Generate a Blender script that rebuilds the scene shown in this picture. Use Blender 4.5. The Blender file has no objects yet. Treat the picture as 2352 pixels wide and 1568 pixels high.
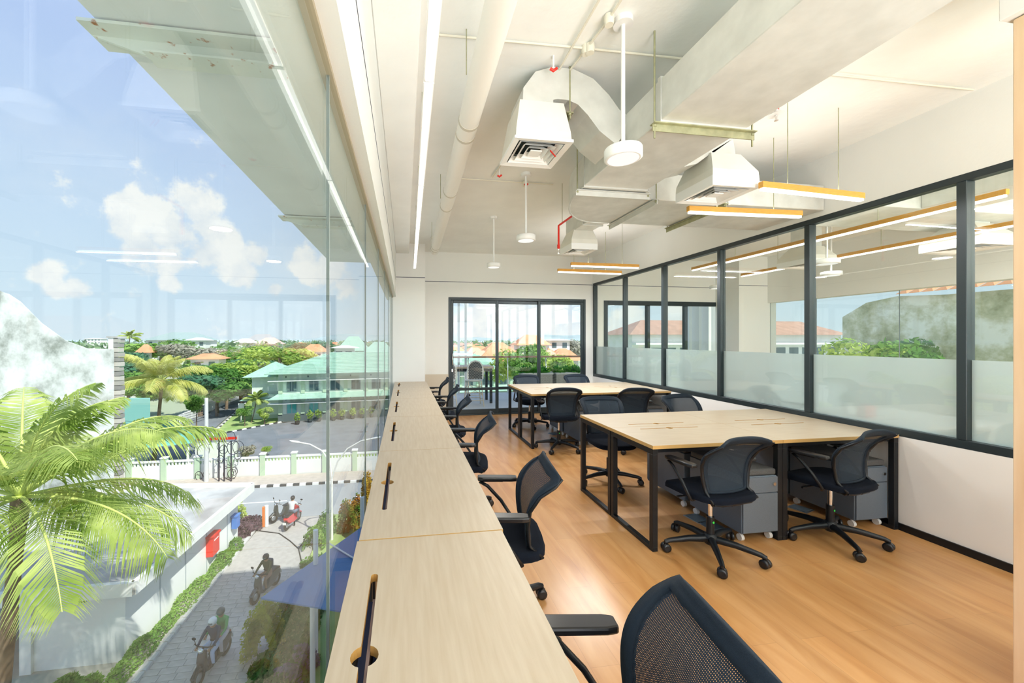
import bpy, bmesh, math, random
from mathutils import Vector, Matrix
random.seed(7)
S = bpy.context.scene; COL = S.collection
PI = math.pi
# ---------------------------------------------------------------- camera
F, CX, CY, TH, H = 885.0, 1065.0, 779.0, math.atan(136/885.0), 1.5
cd = bpy.data.cameras.new('camera'); cam = bpy.data.objects.new('camera', cd); COL.objects.link(cam)
cam.location = (0, 0, H); cam.rotation_euler = (PI/2, 0, -TH)
cd.sensor_width = 36.0; cd.sensor_fit = 'HORIZONTAL'; cd.lens = F/2352*36
cd.shift_x = (1176-CX)/2352; cd.shift_y = (CY-784)/2352
cd.clip_start = 0.03; cd.clip_end = 8000
S.camera = cam
def ray(u, v):                       # a pixel of the 2352x1568 frame to a direction in the room
    a = (u-CX)/F; b = -(v-CY)/F
    return Vector((math.sin(TH)+a*math.cos(TH), math.cos(TH)-a*math.sin(TH), b))
def G(u, v, z=-8.5):                 # where that sight line meets a level
    r = ray(u, v); t = (z-H)/r.z
    return Vector((r.x*t, r.y*t, z))
def GD(u, v, d):                     # the point at a given distance along the view axis
    r = ray(u, v); k = d/(r.x*math.sin(TH)+r.y*math.cos(TH))
    return Vector((r.x*k, r.y*k, H+r.z*k))
# ---------------------------------------------------------------- view and render behaviour
S.view_settings.view_transform = 'Standard'; S.view_settings.look = 'None'
S.view_settings.gamma = 1.0; S.view_settings.use_curve_mapping = False
S.view_settings.exposure = 0.36
cy = S.cycles
cy.max_bounces = 7; cy.diffuse_bounces = 4; cy.glossy_bounces = 3; cy.transmission_bounces = 3
cy.transparent_max_bounces = 20; cy.caustics_reflective = False; cy.caustics_refractive = False
cy.sample_clamp_indirect = 4.0; cy.use_denoising = True
cy.use_adaptive_sampling = True; cy.adaptive_threshold = 0.03
# ---------------------------------------------------------------- sky
W = bpy.data.worlds.new('sky'); S.world = W; W.use_nodes = True
nt = W.node_tree; nt.nodes.clear()
def wn(t, **k):
    n = nt.nodes.new(t)
    for a, b in k.items(): setattr(n, a, b)
    return n
L = nt.links.new
tc = wn('ShaderNodeTexCoord'); sep = wn('ShaderNodeSeparateXYZ'); L(tc.outputs['Generated'], sep.inputs[0])
gr = wn('ShaderNodeValToRGB'); L(sep.outputs['Z'], gr.inputs[0])
e = gr.color_ramp.elements
e[0].position = 0.0; e[0].color = (.74, .86, .96, 1)
e[1].position = 1.0; e[1].color = (.32, .50, .90, 1)
for p, c in ((.10, (.66, .82, .97, 1)), (.28, (.58, .74, .97, 1)), (.5, (.50, .64, .97, 1))):
    q = gr.color_ramp.elements.new(p); q.color = c
dist_noise = wn('ShaderNodeTexNoise'); dist_noise.inputs['Scale'].default_value = 14; dist_noise.inputs['Detail'].default_value = 6
dist_noise.inputs['Roughness'].default_value = .62
L(tc.outputs['Generated'], dist_noise.inputs['Vector'])
blobs = [(300,470,38),(290,520,44),(345,500,50),(330,570,50),(400,540,60),(455,480,50),(430,455,30),(480,520,48),(470,580,50),(530,600,48),
         (560,630,42),(590,585,34),(520,560,40),(390,600,45),(105,628,30),(175,662,26),(130,665,26),(390,650,24),(630,665,24),(760,620,50),(700,600,40),(800,650,40),
         (1180,740,70),(1090,735,60),(1260,720,60),(1320,745,60),(1450,745,50),(1560,735,40)]
prev = None
for (u, v, r) in blobs:
    dvec = ray(u, v).normalized(); rr = 1.14*r/F/ray(u, v).length
    d = wn('ShaderNodeVectorMath', operation='DISTANCE'); L(tc.outputs['Generated'], d.inputs[0]); d.inputs[1].default_value = dvec
    m = wn('ShaderNodeMapRange'); L(d.outputs['Value'], m.inputs[0])
    m.inputs[1].default_value = 0; m.inputs[2].default_value = rr*1.35; m.inputs[3].default_value = 1; m.inputs[4].default_value = 0
    if prev is None: prev = m.outputs[0]
    else:
        mx = wn('ShaderNodeMath', operation='SMOOTH_MAX'); mx.inputs[2].default_value = .12
        L(prev, mx.inputs[0]); L(m.outputs[0], mx.inputs[1]); prev = mx.outputs[0]
# broad thin cloud everywhere, thicker near the horizon, so that the sky goes on outside the frame
bn = wn('ShaderNodeTexNoise'); bn.inputs['Scale'].default_value = 3.2; bn.inputs['Detail'].default_value = 5
L(tc.outputs['Generated'], bn.inputs['Vector'])
br = wn('ShaderNodeMapRange'); L(bn.outputs['Fac'], br.inputs[0]); br.inputs[1].default_value = .56; br.inputs[2].default_value = .85; br.inputs[4].default_value = .5
mn = wn('ShaderNodeMath', operation='MULTIPLY_ADD'); L(dist_noise.outputs['Fac'], mn.inputs[0]); mn.inputs[1].default_value = 1.9; mn.inputs[2].default_value = -.95
ad = wn('ShaderNodeMath', operation='ADD'); L(prev, ad.inputs[0]); L(mn.outputs[0], ad.inputs[1])
cr = wn('ShaderNodeMapRange'); cr.interpolation_type = 'SMOOTHSTEP'; L(ad.outputs[0], cr.inputs[0]); cr.inputs[1].default_value = .28; cr.inputs[2].default_value = .62
mxc = wn('ShaderNodeMath', operation='MAXIMUM'); L(cr.outputs[0], mxc.inputs[0]); L(br.outputs[0], mxc.inputs[1])
cn = wn('ShaderNodeValToRGB'); L(dist_noise.outputs['Fac'], cn.inputs[0])
cn.color_ramp.elements[0].position = .35; cn.color_ramp.elements[0].color = (.78, .84, .92, 1)
cn.color_ramp.elements[1].position = .6; cn.color_ramp.elements[1].color = (1.0, 1.0, 1.0, 1)
mix = wn('ShaderNodeMixRGB'); L(mxc.outputs[0], mix.inputs[0]); L(gr.outputs[0], mix.inputs[1]); L(cn.outputs[0], mix.inputs[2])
bg = wn('ShaderNodeBackground'); L(mix.outputs[0], bg.inputs[0]); bg.inputs[1].default_value = .83
L(bg.outputs[0], wn('ShaderNodeOutputWorld').inputs[0])
W.cycles.sampling_method = 'MANUAL'; W.cycles.sample_map_resolution = 512
# ---------------------------------------------------------------- sun
sd = bpy.data.lights.new('sun', 'SUN'); sun = bpy.data.objects.new('sun', sd); COL.objects.link(sun)
sd.energy = 5.0; sd.angle = math.radians(.8); sd.color = (1, .96, .88)
sun.rotation_euler = Vector((-.54, .60, -1)).to_track_quat('-Z', 'Y').to_euler()
def area(name, loc, sx, sy, power, col=(.98, .985, 1), rot=(0, 0, 0)):
    l = bpy.data.lights.new(name, 'AREA'); l.shape = 'RECTANGLE'; l.size = sx; l.size_y = sy; l.energy = power; l.color = col
    o = bpy.data.objects.new(name, l); COL.objects.link(o); o.location = loc; o.rotation_euler = rot
    return o
# unseen area lights added behind the camera to brighten the two rooms
LAMP = 1.0
area('rear_fill', (1.9, -3.9, 1.25), 3.3, 2.2, 60, (.97, .99, 1), (PI/2, 0, 0))
area('upward_fill', (1.9, -1.7, .85), 3.0, 2.2, 215, (.95, .98, 1), (PI, 0, 0))
area('rear_fill', (5.7, -3.9, 1.25), 2.8, 2.2, 120, (.93, .97, 1), (PI/2, 0, 0))
area('upward_fill', (5.8, -1.8, .85), 2.6, 2.4, 420, (.88, .96, 1), (PI, 0, 0))
area('overhead_fill', (1.9, -1.6, 3.1), 3.2, 2.4, 22)
area('overhead_fill', (5.8, -2.2, 3.1), 2.6, 3.0, 130, (.88, .95, 1))
# ---------------------------------------------------------------- materials
MATS = {}
def mat(name, col, rough=.6, metal=0.0, var=0.0, scale=8.0, stretch=None, bump=0.0, bscale=None, spec=.5, col2=None, emit=0.0, detail=4, coat=0.0):
    if name in MATS: return MATS[name]
    m = bpy.data.materials.new(name); m.use_nodes = True; MATS[name] = m
    n = m.node_tree.nodes; l = m.node_tree.links.new
    b = n['Principled BSDF']
    b.inputs['Roughness'].default_value = rough; b.inputs['Metallic'].default_value = metal
    b.inputs['Specular IOR Level'].default_value = spec
    if coat: b.inputs['Coat Weight'].default_value = coat; b.inputs['Coat Roughness'].default_value = .15
    c = (*col, 1); b.inputs['Base Color'].default_value = c
    if emit: b.inputs['Emission Color'].default_value = c; b.inputs['Emission Strength'].default_value = emit
    if var or col2 or bump:
        t = n.new('ShaderNodeTexCoord'); mp = n.new('ShaderNodeMapping'); l(t.outputs['Object'], mp.inputs[0])
        if stretch: mp.inputs['Scale'].default_value = stretch
        ns = n.new('ShaderNodeTexNoise'); ns.inputs['Scale'].default_value = scale; ns.inputs['Detail'].default_value = detail
        l(mp.outputs[0], ns.inputs['Vector'])
        if var or col2:
            r = n.new('ShaderNodeValToRGB'); l(ns.outputs['Fac'], r.inputs[0])
            r.color_ramp.elements[0].position = .32; r.color_ramp.elements[1].position = .68
            d = col2 if col2 else tuple(min(1, x*(1+var)) for x in col)
            s = col if col2 else tuple(x*(1-var) for x in col)
            r.color_ramp.elements[0].color = (*s, 1); r.color_ramp.elements[1].color = (*d, 1)
            l(r.outputs[0], b.inputs['Base Color'])
        if bump:
            n2 = n.new('ShaderNodeTexNoise'); n2.inputs['Scale'].default_value = bscale or scale*3; n2.inputs['Detail'].default_value = 3
            l(mp.outputs[0], n2.inputs['Vector'])
            bp = n.new('ShaderNodeBump'); bp.inputs['Strength'].default_value = bump; bp.inputs['Distance'].default_value = .02
            l(n2.outputs['Fac'], bp.inputs['Height']); l(bp.outputs[0], b.inputs['Normal'])
    return m
def glass_mat(name, tint=(.955, .98, .972), f0=.042, k=.40):
    m = bpy.data.materials.new(name); m.use_nodes = True; MATS[name] = m
    n = m.node_tree.nodes; n.clear(); l = m.node_tree.links.new
    o = n.new('ShaderNodeOutputMaterial'); mx = n.new('ShaderNodeMixShader'); t = n.new('ShaderNodeBsdfTransparent'); g = n.new('ShaderNodeBsdfGlossy')
    t.inputs[0].default_value = (*tint, 1); g.inputs['Roughness'].default_value = 0.0
    lw = n.new('ShaderNodeLayerWeight'); lw.inputs[0].default_value = .5
    p = n.new('ShaderNodeMath'); p.operation = 'POWER'; p.inputs[1].default_value = 5; l(lw.outputs['Facing'], p.inputs[0])
    a = n.new('ShaderNodeMath'); a.operation = 'MULTIPLY_ADD'; a.inputs[1].default_value = k; a.inputs[2].default_value = f0; l(p.outputs[0], a.inputs[0])
    l(a.outputs[0], mx.inputs[0]); l(t.outputs[0], mx.inputs[1]); l(g.outputs[0], mx.inputs[2]); l(mx.outputs[0], o.inputs[0])
    return m
def frosted_mat():
    m = bpy.data.materials.new('frosted film'); m.use_nodes = True
    n = m.node_tree.nodes; n.clear(); l = m.node_tree.links.new
    o = n.new('ShaderNodeOutputMaterial'); mx = n.new('ShaderNodeMixShader'); a = n.new('ShaderNodeMixShader')
    tr = n.new('ShaderNodeBsdfTranslucent'); tr.inputs[0].default_value = (.86, .95, 1.0, 1)
    di = n.new('ShaderNodeBsdfDiffuse'); di.inputs[0].default_value = (.80, .90, .96, 1)
    rf = n.new('ShaderNodeBsdfRefraction'); rf.inputs['Roughness'].default_value = .2; rf.inputs['IOR'].default_value = 1.12; rf.inputs[0].default_value = (.93, .97, 1.0, 1)
    a.inputs[0].default_value = .45; l(tr.outputs[0], a.inputs[1]); l(di.outputs[0], a.inputs[2])
    mx.inputs[0].default_value = .34; l(a.outputs[0], mx.inputs[1]); l(rf.outputs[0], mx.inputs[2]); l(mx.outputs[0], o.inputs[0])
    return m
def mesh_fabric(name, col, pitch=.0045, hole=.45):
    m = bpy.data.materials.new(name); m.use_nodes = True
    n = m.node_tree.nodes; l = m.node_tree.links.new; b = n['Principled BSDF']
    b.inputs['Base Color'].default_value = (*col, 1); b.inputs['Roughness'].default_value = .75; b.inputs['Specular IOR Level'].default_value = .3
    t = n.new('ShaderNodeTexCoord'); s = n.new('ShaderNodeSeparateXYZ'); l(t.outputs['Object'], s.inputs[0])
    ws = []
    for ax, kk in (('X', 1.0), ('Z', 1.0)):
        f = n.new('ShaderNodeMath'); f.operation = 'MULTIPLY'; f.inputs[1].default_value = 2*PI/(pitch*kk); l(s.outputs[ax], f.inputs[0])
        c = n.new('ShaderNodeMath'); c.operation = 'SINE'; l(f.outputs[0], c.inputs[0])
        g = n.new('ShaderNodeMath'); g.operation = 'GREATER_THAN'; g.inputs[1].default_value = math.cos(PI*math.sqrt(hole)); l(c.outputs[0], g.inputs[0]); ws.append(g)
    p = n.new('ShaderNodeMath'); p.operation = 'MULTIPLY'; l(ws[0].outputs[0], p.inputs[0]); l(ws[1].outputs[0], p.inputs[1])
    q = n.new('ShaderNodeMath'); q.operation = 'SUBTRACT'; q.inputs[0].default_value = 1; l(p.outputs[0], q.inputs[1])
    l(q.outputs[0], b.inputs['Alpha'])
    return m
def lamp_mat(name, col, strength):
    m = bpy.data.materials.new(name); m.use_nodes = True
    n = m.node_tree.nodes; n.clear(); e = n.new('ShaderNodeEmission'); e.inputs[0].default_value = (*col, 1); e.inputs[1].default_value = strength
    m.node_tree.links.new(e.outputs[0], n.new('ShaderNodeOutputMaterial').inputs[0])
    return m
def leaf_mat(name, c1, c2, scale=3.0, trans=.35):
    m = bpy.data.materials.new(name); m.use_nodes = True; MATS[name] = m
    n = m.node_tree.nodes; n.clear(); l = m.node_tree.links.new
    t = n.new('ShaderNodeTexCoord'); ns = n.new('ShaderNodeTexNoise'); ns.inputs['Scale'].default_value = scale; l(t.outputs['Object'], ns.inputs['Vector'])
    r = n.new('ShaderNodeValToRGB'); l(ns.outputs['Fac'], r.inputs[0]); r.color_ramp.elements[0].position = .35; r.color_ramp.elements[1].position = .65
    r.color_ramp.elements[0].color = (*c1, 1); r.color_ramp.elements[1].color = (*c2, 1)
    d = n.new('ShaderNodeBsdfDiffuse'); tr = n.new('ShaderNodeBsdfTranslucent'); mx = n.new('ShaderNodeMixShader'); mx.inputs[0].default_value = trans
    l(r.outputs[0], d.inputs[0]); l(r.outputs[0], tr.inputs[0]); l(d.outputs[0], mx.inputs[1]); l(tr.outputs[0], mx.inputs[2])
    l(mx.outputs[0], n.new('ShaderNodeOutputMaterial').inputs[0])
    return m
def stripes_mat(name, c1, c2, axis, period, width, rough=.7, c3=None, bump=.4, offset=None):
    """brick/plank like joints from the brick texture, in object space"""
    m = bpy.data.materials.new(name); m.use_nodes = True; MATS[name] = m
    n = m.node_tree.nodes; l = m.node_tree.links.new; b = n['Principled BSDF']; b.inputs['Roughness'].default_value = rough
    t = n.new('ShaderNodeTexCoord'); mp = n.new('ShaderNodeMapping'); l(t.outputs['Object'], mp.inputs[0])
    if axis: mp.inputs['Rotation'].default_value = axis
    k = n.new('ShaderNodeTexBrick'); l(mp.outputs[0], k.inputs['Vector']); k.inputs['Scale'].default_value = 1
    k.inputs['Brick Width'].default_value = period[0]; k.inputs['Row Height'].default_value = period[1]; k.inputs['Mortar Size'].default_value = width
    k.inputs['Color1'].default_value = (*c1, 1); k.inputs['Color2'].default_value = (*c2, 1); k.inputs['Mortar'].default_value = (*(c3 or c1), 1)
    l(k.outputs['Color'], b.inputs['Base Color'])
    bp = n.new('ShaderNodeBump'); bp.invert = True; bp.inputs['Strength'].default_value = bump; bp.inputs['Distance'].default_value = .02; l(k.outputs['Fac'], bp.inputs['Height']); l(bp.outputs[0], b.inputs['Normal'])
    return m
GLASS = glass_mat('window glass'); GLASS2 = glass_mat('partition glass', (.95, .97, .94), .045, .6)
FROST = frosted_mat()
M_wall = mat('cream paint', (.84, .845, .81), .75, var=.02, scale=1.5, bump=.05, bscale=40)
M_white = mat('white wall paint', (.86, .85, .82), .7, var=.015, scale=1.2)
M_ceil = mat('painted concrete ceiling', (.90, .91, .87), .85, var=.03, scale=2.5, bump=.15, bscale=14)
M_floor_names = 'vinyl wood floor'
M_black = mat('black powder coated steel', (.008, .009, .011), .42, spec=.35)
M_frame = mat('dark aluminium frame', (.028, .04, .045), .35, metal=.2)
M_plastic = mat('black plastic', (.007, .009, .012), .38, spec=.4)
M_rubber = mat('caster black', (.01, .01, .012), .3)
M_fabric = mat('black seat fabric', (.005, .008, .016), .95, spec=.2, var=.2, scale=300, bump=.3, bscale=900)
M_rim = mat('woven dark rim', (.012, .021, .034), .75, spec=.3, var=.15, scale=400, bump=.25, bscale=700)
M_mesh = mesh_fabric('dark chair mesh', (.020, .032, .048), hole=.10)
M_chrome = mat('chrome', (.8, .8, .8), .15, metal=1)
M_green = mat('green dot', (.05, .8, .1), .5)
M_red = mat('red paint', (.75, .03, .015), .4)
M_desk = mat('pale maple laminate', (.54, .43, .30), .38, col2=(.60, .495, .365), scale=5, stretch=(14, 1, 1), detail=6, spec=.4)
M_desk2 = mat('pale maple laminate across', (.49, .395, .28), .36, col2=(.545, .455, .335), scale=5, stretch=(1, 14, 1), detail=6, spec=.4)
M_edge = mat('plywood edge', (.62, .38, .13), .5, var=.06, scale=6)
M_hole = mat('cut plywood', (.55, .30, .08), .6)
M_tray = mat('cable tray', (.05, .055, .10), .5)
M_ped = mat('grey steel pedestal', (.13, .16, .20), .45, var=.06, scale=200)
M_cushion = mat('grey cushion', (.10, .10, .10), .95, var=.25, scale=300, bump=.3, bscale=600)
M_casterw = mat('white caster', (.8, .8, .78), .4)
M_galv = mat('galvanised duct', (.64, .65, .61), .40, metal=.3, col2=(.74, .75, .71), scale=9, bump=.12, bscale=6)
M_galv2 = mat('zinc bracket', (.42, .42, .26), .5, metal=.6, var=.15, scale=20)
M_diff = mat('white diffuser', (.9, .9, .88), .5)
M_dark = mat('dark void', (.02, .03, .03), .8)
M_pipe = mat('white pvc pipe', (.87, .85, .78), .45)
M_orange = mat('orange timber', (.72, .36, .06), .5, var=.1, scale=20, stretch=(1, 8, 8))
M_groove = mat('dark groove', (.04, .05, .09), .6)
M_whitemetal = mat('white metal', (.88, .88, .86), .4)
LM = lamp_mat('lamp diffuser', (1, .97, .90), 3.0)
LMs = lamp_mat('disc diffuser', (1, .98, .93), .8)
# ---------------------------------------------------------------- mesh helpers
class MB:
    def __init__(s): s.v = []; s.f = []; s.s = []; s.m = []
    def add(s, vs, fs, smooth=False, mi=0):
        b = len(s.v); s.v += [tuple(x) for x in vs]
        for f in fs: s.f.append(tuple(i+b for i in f)); s.s.append(smooth); s.m.append(mi)
        return s
    def box(s, x0, x1, y0, y1, z0, z1, mi=0):
        vs = [(x, y, z) for z in (z0, z1) for y in (y0, y1) for x in (x0, x1)]
        return s.add(vs, [(0, 2, 3, 1), (4, 5, 7, 6), (0, 1, 5, 4), (2, 6, 7, 3), (0, 4, 6, 2), (1, 3, 7, 5)], False, mi)
    def obox(s, M, sx, sy, sz, mi=0):
        vs = [M @ Vector((x, y, z)) for z in (-sz/2, sz/2) for y in (-sy/2, sy/2) for x in (-sx/2, sx/2)]
        return s.add(vs, [(0, 2, 3, 1), (4, 5, 7, 6), (0, 1, 5, 4), (2, 6, 7, 3), (0, 4, 6, 2), (1, 3, 7, 5)], False, mi)
    def bar(s, a, b, w, h, mi=0, up=Vector((0, 0, 1))):
        a = Vector(a); b = Vector(b); d = (b-a); ln = d.length; d.normalize()
        if abs(d.dot(up)) > .99: up = Vector((0, 1, 0))
        x = d.cross(up).normalized(); z = x.cross(d)
        M = Matrix((x, d, z)).transposed().to_4x4(); M.translation = (a+b)/2
        return s.obox(M, w, ln, h, mi)
    def tube(s, pts, r, n=8, cap=True, mi=0, flat=1.0):
        pts = [Vector(p) for p in pts]; k = len(pts)
        rs = r if isinstance(r, (list, tuple)) else [r]*k
        vs = []; t0 = (pts[1]-pts[0]).normalized()
        up = Vector((0, 0, 1)) if abs(t0.z) < .9 else Vector((1, 0, 0))
        x = t0.cross(up).normalized()
        for i, p in enumerate(pts):
            t = (pts[min(i+1, k-1)]-pts[max(i-1, 0)]).normalized()
            x = (x-t*x.dot(t)).normalized(); y = t.cross(x)
            for j in range(n):
                a = 2*PI*j/n
                vs.append(p+(x*math.cos(a)+y*math.sin(a)*flat)*rs[i])
        fs = [(i*n+j, i*n+(j+1) % n, (i+1)*n+(j+1) % n, (i+1)*n+j) for i in range(k-1) for j in range(n)]
        s.add(vs, fs, n > 4, mi)
        if cap: s.add(vs[:n], [tuple(range(n-1, -1, -1))], False, mi); s.add(vs[-n:], [tuple(range(n))], False, mi)
        return s
    def lathe(s, prof, c=(0, 0, 0), n=16, M=None, mi=0, smooth=True):
        vs = []
        for (r, z) in prof:
            for j in range(n):
                a = 2*PI*j/n; p = Vector((c[0]+r*math.cos(a), c[1]+r*math.sin(a), c[2]+z))
                vs.append(M @ p if M else p)
        k = len(prof)
        fs = [(i*n+j, i*n+(j+1) % n, (i+1)*n+(j+1) % n, (i+1)*n+j) for i in range(k-1) for j in range(n)]
        s.add(vs, fs, smooth, mi)
        s.add(vs[:n], [tuple(range(n-1, -1, -1))], False, mi); s.add(vs[-n:], [tuple(range(n))], False, mi)
        return s
    def ell(s, c, r, nu=10, nv=7, mi=0, M=None):
        prof = [(max(.001, math.sin(PI*i/nv)), -math.cos(PI*i/nv)) for i in range(nv+1)]
        vs = []
        for (q, z) in prof:
            for j in range(nu):
                a = 2*PI*j/nu; p = Vector((c[0]+r[0]*q*math.cos(a), c[1]+r[1]*q*math.sin(a), c[2]+r[2]*z))
                vs.append(M @ p if M else p)
        fs = [(i*nu+j, i*nu+(j+1) % nu, (i+1)*nu+(j+1) % nu, (i+1)*nu+j) for i in range(nv) for j in range(nu)]
        return s.add(vs, fs, True, mi)
    def prism(s, poly, z0, z1, mi=0, plane='xy'):
        n = len(poly)
        def P(p, z): return (p[0], p[1], z) if plane == 'xy' else ((z, p[0], p[1]) if plane == 'yz' else (p[0], z, p[1]))
        vs = [P(p, z0) for p in poly]+[P(p, z1) for p in poly]
        fs = [tuple(range(n-1, -1, -1)), tuple(range(n, 2*n))]+[(i, (i+1) % n, n+(i+1) % n, n+i) for i in range(n)]
        return s.add(vs, fs, False, mi)
    def build(s, name, mats, parent=None, bevel=0.0, recalc=True, seg=1):
        me = bpy.data.meshes.new(name); me.from_pydata(s.v, [], s.f)
        me.polygons.foreach_set('use_smooth', s.s); me.polygons.foreach_set('material_index', s.m)
        for m in (mats if isinstance(mats, (list, tuple)) else [mats]): me.materials.append(m)
        if recalc and len(s.f) < 20000:
            bm = bmesh.new(); bm.from_mesh(me); bmesh.ops.recalc_face_normals(bm, faces=bm.faces); bm.to_mesh(me); bm.free()
        o = bpy.data.objects.new(name, me); COL.objects.link(o)
        if parent: o.parent = parent
        if bevel:
            b = o.modifiers.new('bevel', 'BEVEL'); b.width = bevel; b.segments = seg; b.limit_method = 'ANGLE'; b.angle_limit = .6
        return o
def struct(o, label=None):
    o['kind'] = 'structure'
    if label: o['label'] = label
    return o
def thing(name, label, cat, loc=(0, 0, 0), rz=0.0, group=None):
    o = bpy.data.objects.new(name, None); COL.objects.link(o); o.location = loc; o.rotation_euler = (0, 0, rz); o.empty_display_size = .1
    o['label'] = label; o['category'] = cat
    if group: o['group'] = group
    return o
def tag(o, label, cat, group=None, kind=None):
    o['label'] = label; o['category'] = cat
    if group: o['group'] = group
    if kind: o['kind'] = kind
    return o
def copy_tree(o, parent=None, skip=None):
    c = o.copy(); COL.objects.link(c); c.parent = parent
    for ch in [x for x in o.children]: copy_tree(ch, c)
    return c
def again(root, loc, rz, label, group=None):
    c = copy_tree(root); c.location = loc; c.rotation_euler = (0, 0, rz); c['label'] = label
    if group: c['group'] = group
    return c
def slab(outer, holes, z0, z1, name, mats, parent=None):
    """flat board with cut-outs; material 0 on the faces, 1 on the outer edge, 2 inside the holes"""
    bm = bmesh.new(); loops = []
    for lp in [outer]+holes:
        vs = [bm.verts.new((x, y, z1)) for x, y in lp]
        for i in range(len(vs)): bm.edges.new((vs[i], vs[(i+1) % len(vs)]))
        loops.append(vs)
    bmesh.ops.triangle_fill(bm, edges=bm.edges[:], use_beauty=True)
    tops = bm.faces[:]
    bot = {v: bm.verts.new((v.co.x, v.co.y, z0)) for lp in loops for v in lp}
    for f in tops:
        f.material_index = 0; bm.faces.new([bot[v] for v in reversed(f.verts)])
    for k, lp in enumerate(loops):
        for i in range(len(lp)):
            a, b = lp[i], lp[(i+1) % len(lp)]
            f = bm.faces.new((a, b, bot[b], bot[a])); f.material_index = 1 if k == 0 else 2
    bmesh.ops.recalc_face_normals(bm, faces=bm.faces)
    me = bpy.data.meshes.new(name); bm.to_mesh(me); bm.free()
    for m in mats: me.materials.append(m)
    o = bpy.data.objects.new(name, me); COL.objects.link(o)
    if parent: o.parent = parent
    return o
# ================================================================ ROOM SHELL
XR, XG, YE, ZC = 3.86, -.21, 7.5, 3.2
def floor_mat():
    m = bpy.data.materials.new('vinyl wood floor'); m.use_nodes = True
    n = m.node_tree.nodes; l = m.node_tree.links.new; b = n['Principled BSDF']; b.inputs['Roughness'].default_value = .42; b.inputs['Specular IOR Level'].default_value = .45
    b.inputs['Coat Weight'].default_value = .4; b.inputs['Coat Roughness'].default_value = .2
    t = n.new('ShaderNodeTexCoord')
    def noise(sc, st, det, seed=0):
        mp = n.new('ShaderNodeMapping'); mp.inputs['Scale'].default_value = st; mp.inputs['Location'].default_value = (seed, seed, 0); l(t.outputs['Object'], mp.inputs[0])
        q = n.new('ShaderNodeTexNoise'); q.inputs['Scale'].default_value = sc; q.inputs['Detail'].default_value = det; q.inputs['Distortion'].default_value = .6; l(mp.outputs[0], q.inputs['Vector']); return q
    a = noise(3.0, (3.2, .55, 1), 7); c = noise(1.2, (1, 1, 1), 3, 5)
    r = n.new('ShaderNodeValToRGB'); l(a.outputs['Fac'], r.inputs[0])
    r.color_ramp.elements[0].position = .30; r.color_ramp.elements[0].color = (.47, .215, .065, 1)
    r.color_ramp.elements[1].position = .70; r.color_ramp.elements[1].color = (.63, .345, .14, 1)
    q = r.color_ramp.elements.new(.5); q.color = (.56, .285, .10, 1)
    k = n.new('ShaderNodeTexBrick'); mp = n.new('ShaderNodeMapping'); mp.inputs['Rotation'].default_value = (0, 0, PI/2); l(t.outputs['Object'], mp.inputs[0]); l(mp.outputs[0], k.inputs['Vector'])
    k.inputs['Scale'].default_value = 1; k.inputs['Brick Width'].default_value = 1.1; k.inputs['Row Height'].default_value = .14; k.inputs['Mortar Size'].default_value = .0012
    k.inputs['Color1'].default_value = (.94, .94, .94, 1); k.inputs['Color2'].default_value = (1.05, 1.03, 1.0, 1); k.inputs['Mortar'].default_value = (.8, .78, .75, 1)
    mu = n.new('ShaderNodeMixRGB'); mu.blend_type = 'MULTIPLY'; mu.inputs[0].default_value = 1; l(r.outputs[0], mu.inputs[1]); l(k.outputs['Color'], mu.inputs[2])
    l(mu.outputs[0], b.inputs['Base Color'])
    rr = n.new('ShaderNodeMapRange'); l(c.outputs['Fac'], rr.inputs[0]); rr.inputs[3].default_value = .3; rr.inputs[4].default_value = .5; l(rr.outputs[0], b.inputs['Roughness'])
    return m
struct(MB().box(XG, 7.6, -4, YE+.02, -.3, 0).build('floor', floor_mat()))
struct(MB().box(-.3, 7.6, -4.2, YE+.15, ZC, ZC+.25).build('ceiling', M_ceil))
# wall over the window with its step, and the concrete beam beside it
wl = struct(MB().box(XG-.12, -.149, -4, YE, 2.25, ZC).build('wall_left', M_wall))
struct(MB().box(-.1485, -.1475, -4, 6.9, 2.545, 2.553).build('trim_1', M_groove))
struct(MB().box(-.149, .075, -4, 6.9, 3.02, ZC).build('trim_2', M_ceil, bevel=.006))
# column at the end of the counter
c = struct(MB().box(XG-.05, .363, 6.9, YE, -.3, ZC).build('wall_left_pier', M_white))
MB().box(-.149, .3632, 6.8985, 6.9, 2.594, 2.604).build('groove', M_groove, c)
# far wall with the two openings
wf = MB()
T = .16; y0, y1 = YE, YE+T
for x0, x1, z0, z1 in ((.363, .851, 0, 3.2), (.851, 3.706, 2.325, 3.2), (3.706, 4.11, 0, 3.2), (4.11, 6.96, 2.31, 3.2), (4.11, 6.96, 0, .25), (6.96, 7.6, 0, 3.2)):
    wf.box(x0, x1, y0, y1, z0, z1)
wf = struct(wf.build('wall_far', M_wall))
MB().box(.363, XR, YE-.0015, YE, 2.622, 2.632).build('groove', M_groove, wf)
MB().box(XR+.1, 7.4, YE-.0015, YE, 2.622, 2.632).build('groove', M_groove, wf)
struct(MB().box(.363, .851, YE-.02, YE, 0, .82).build('trim_3', mat('beige dado', (.62, .55, .44), .7), bevel=.003))
wn_ = MB()
for x0, x1, z0, z1 in ((-.3, .2, 0, 3.2), (.2, 3.5, 2.4, 3.2), (.2, 3.5, 0, .1), (3.5, 4.3, 0, 3.2), (4.3, 7.1, 2.4, 3.2), (4.3, 7.1, 0, .1), (7.1, 7.6, 0, 3.2)): wn_.box(x0, x1, -4.2, -4, z0, z1)
struct(wn_.build('wall_near', M_wall))
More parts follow.
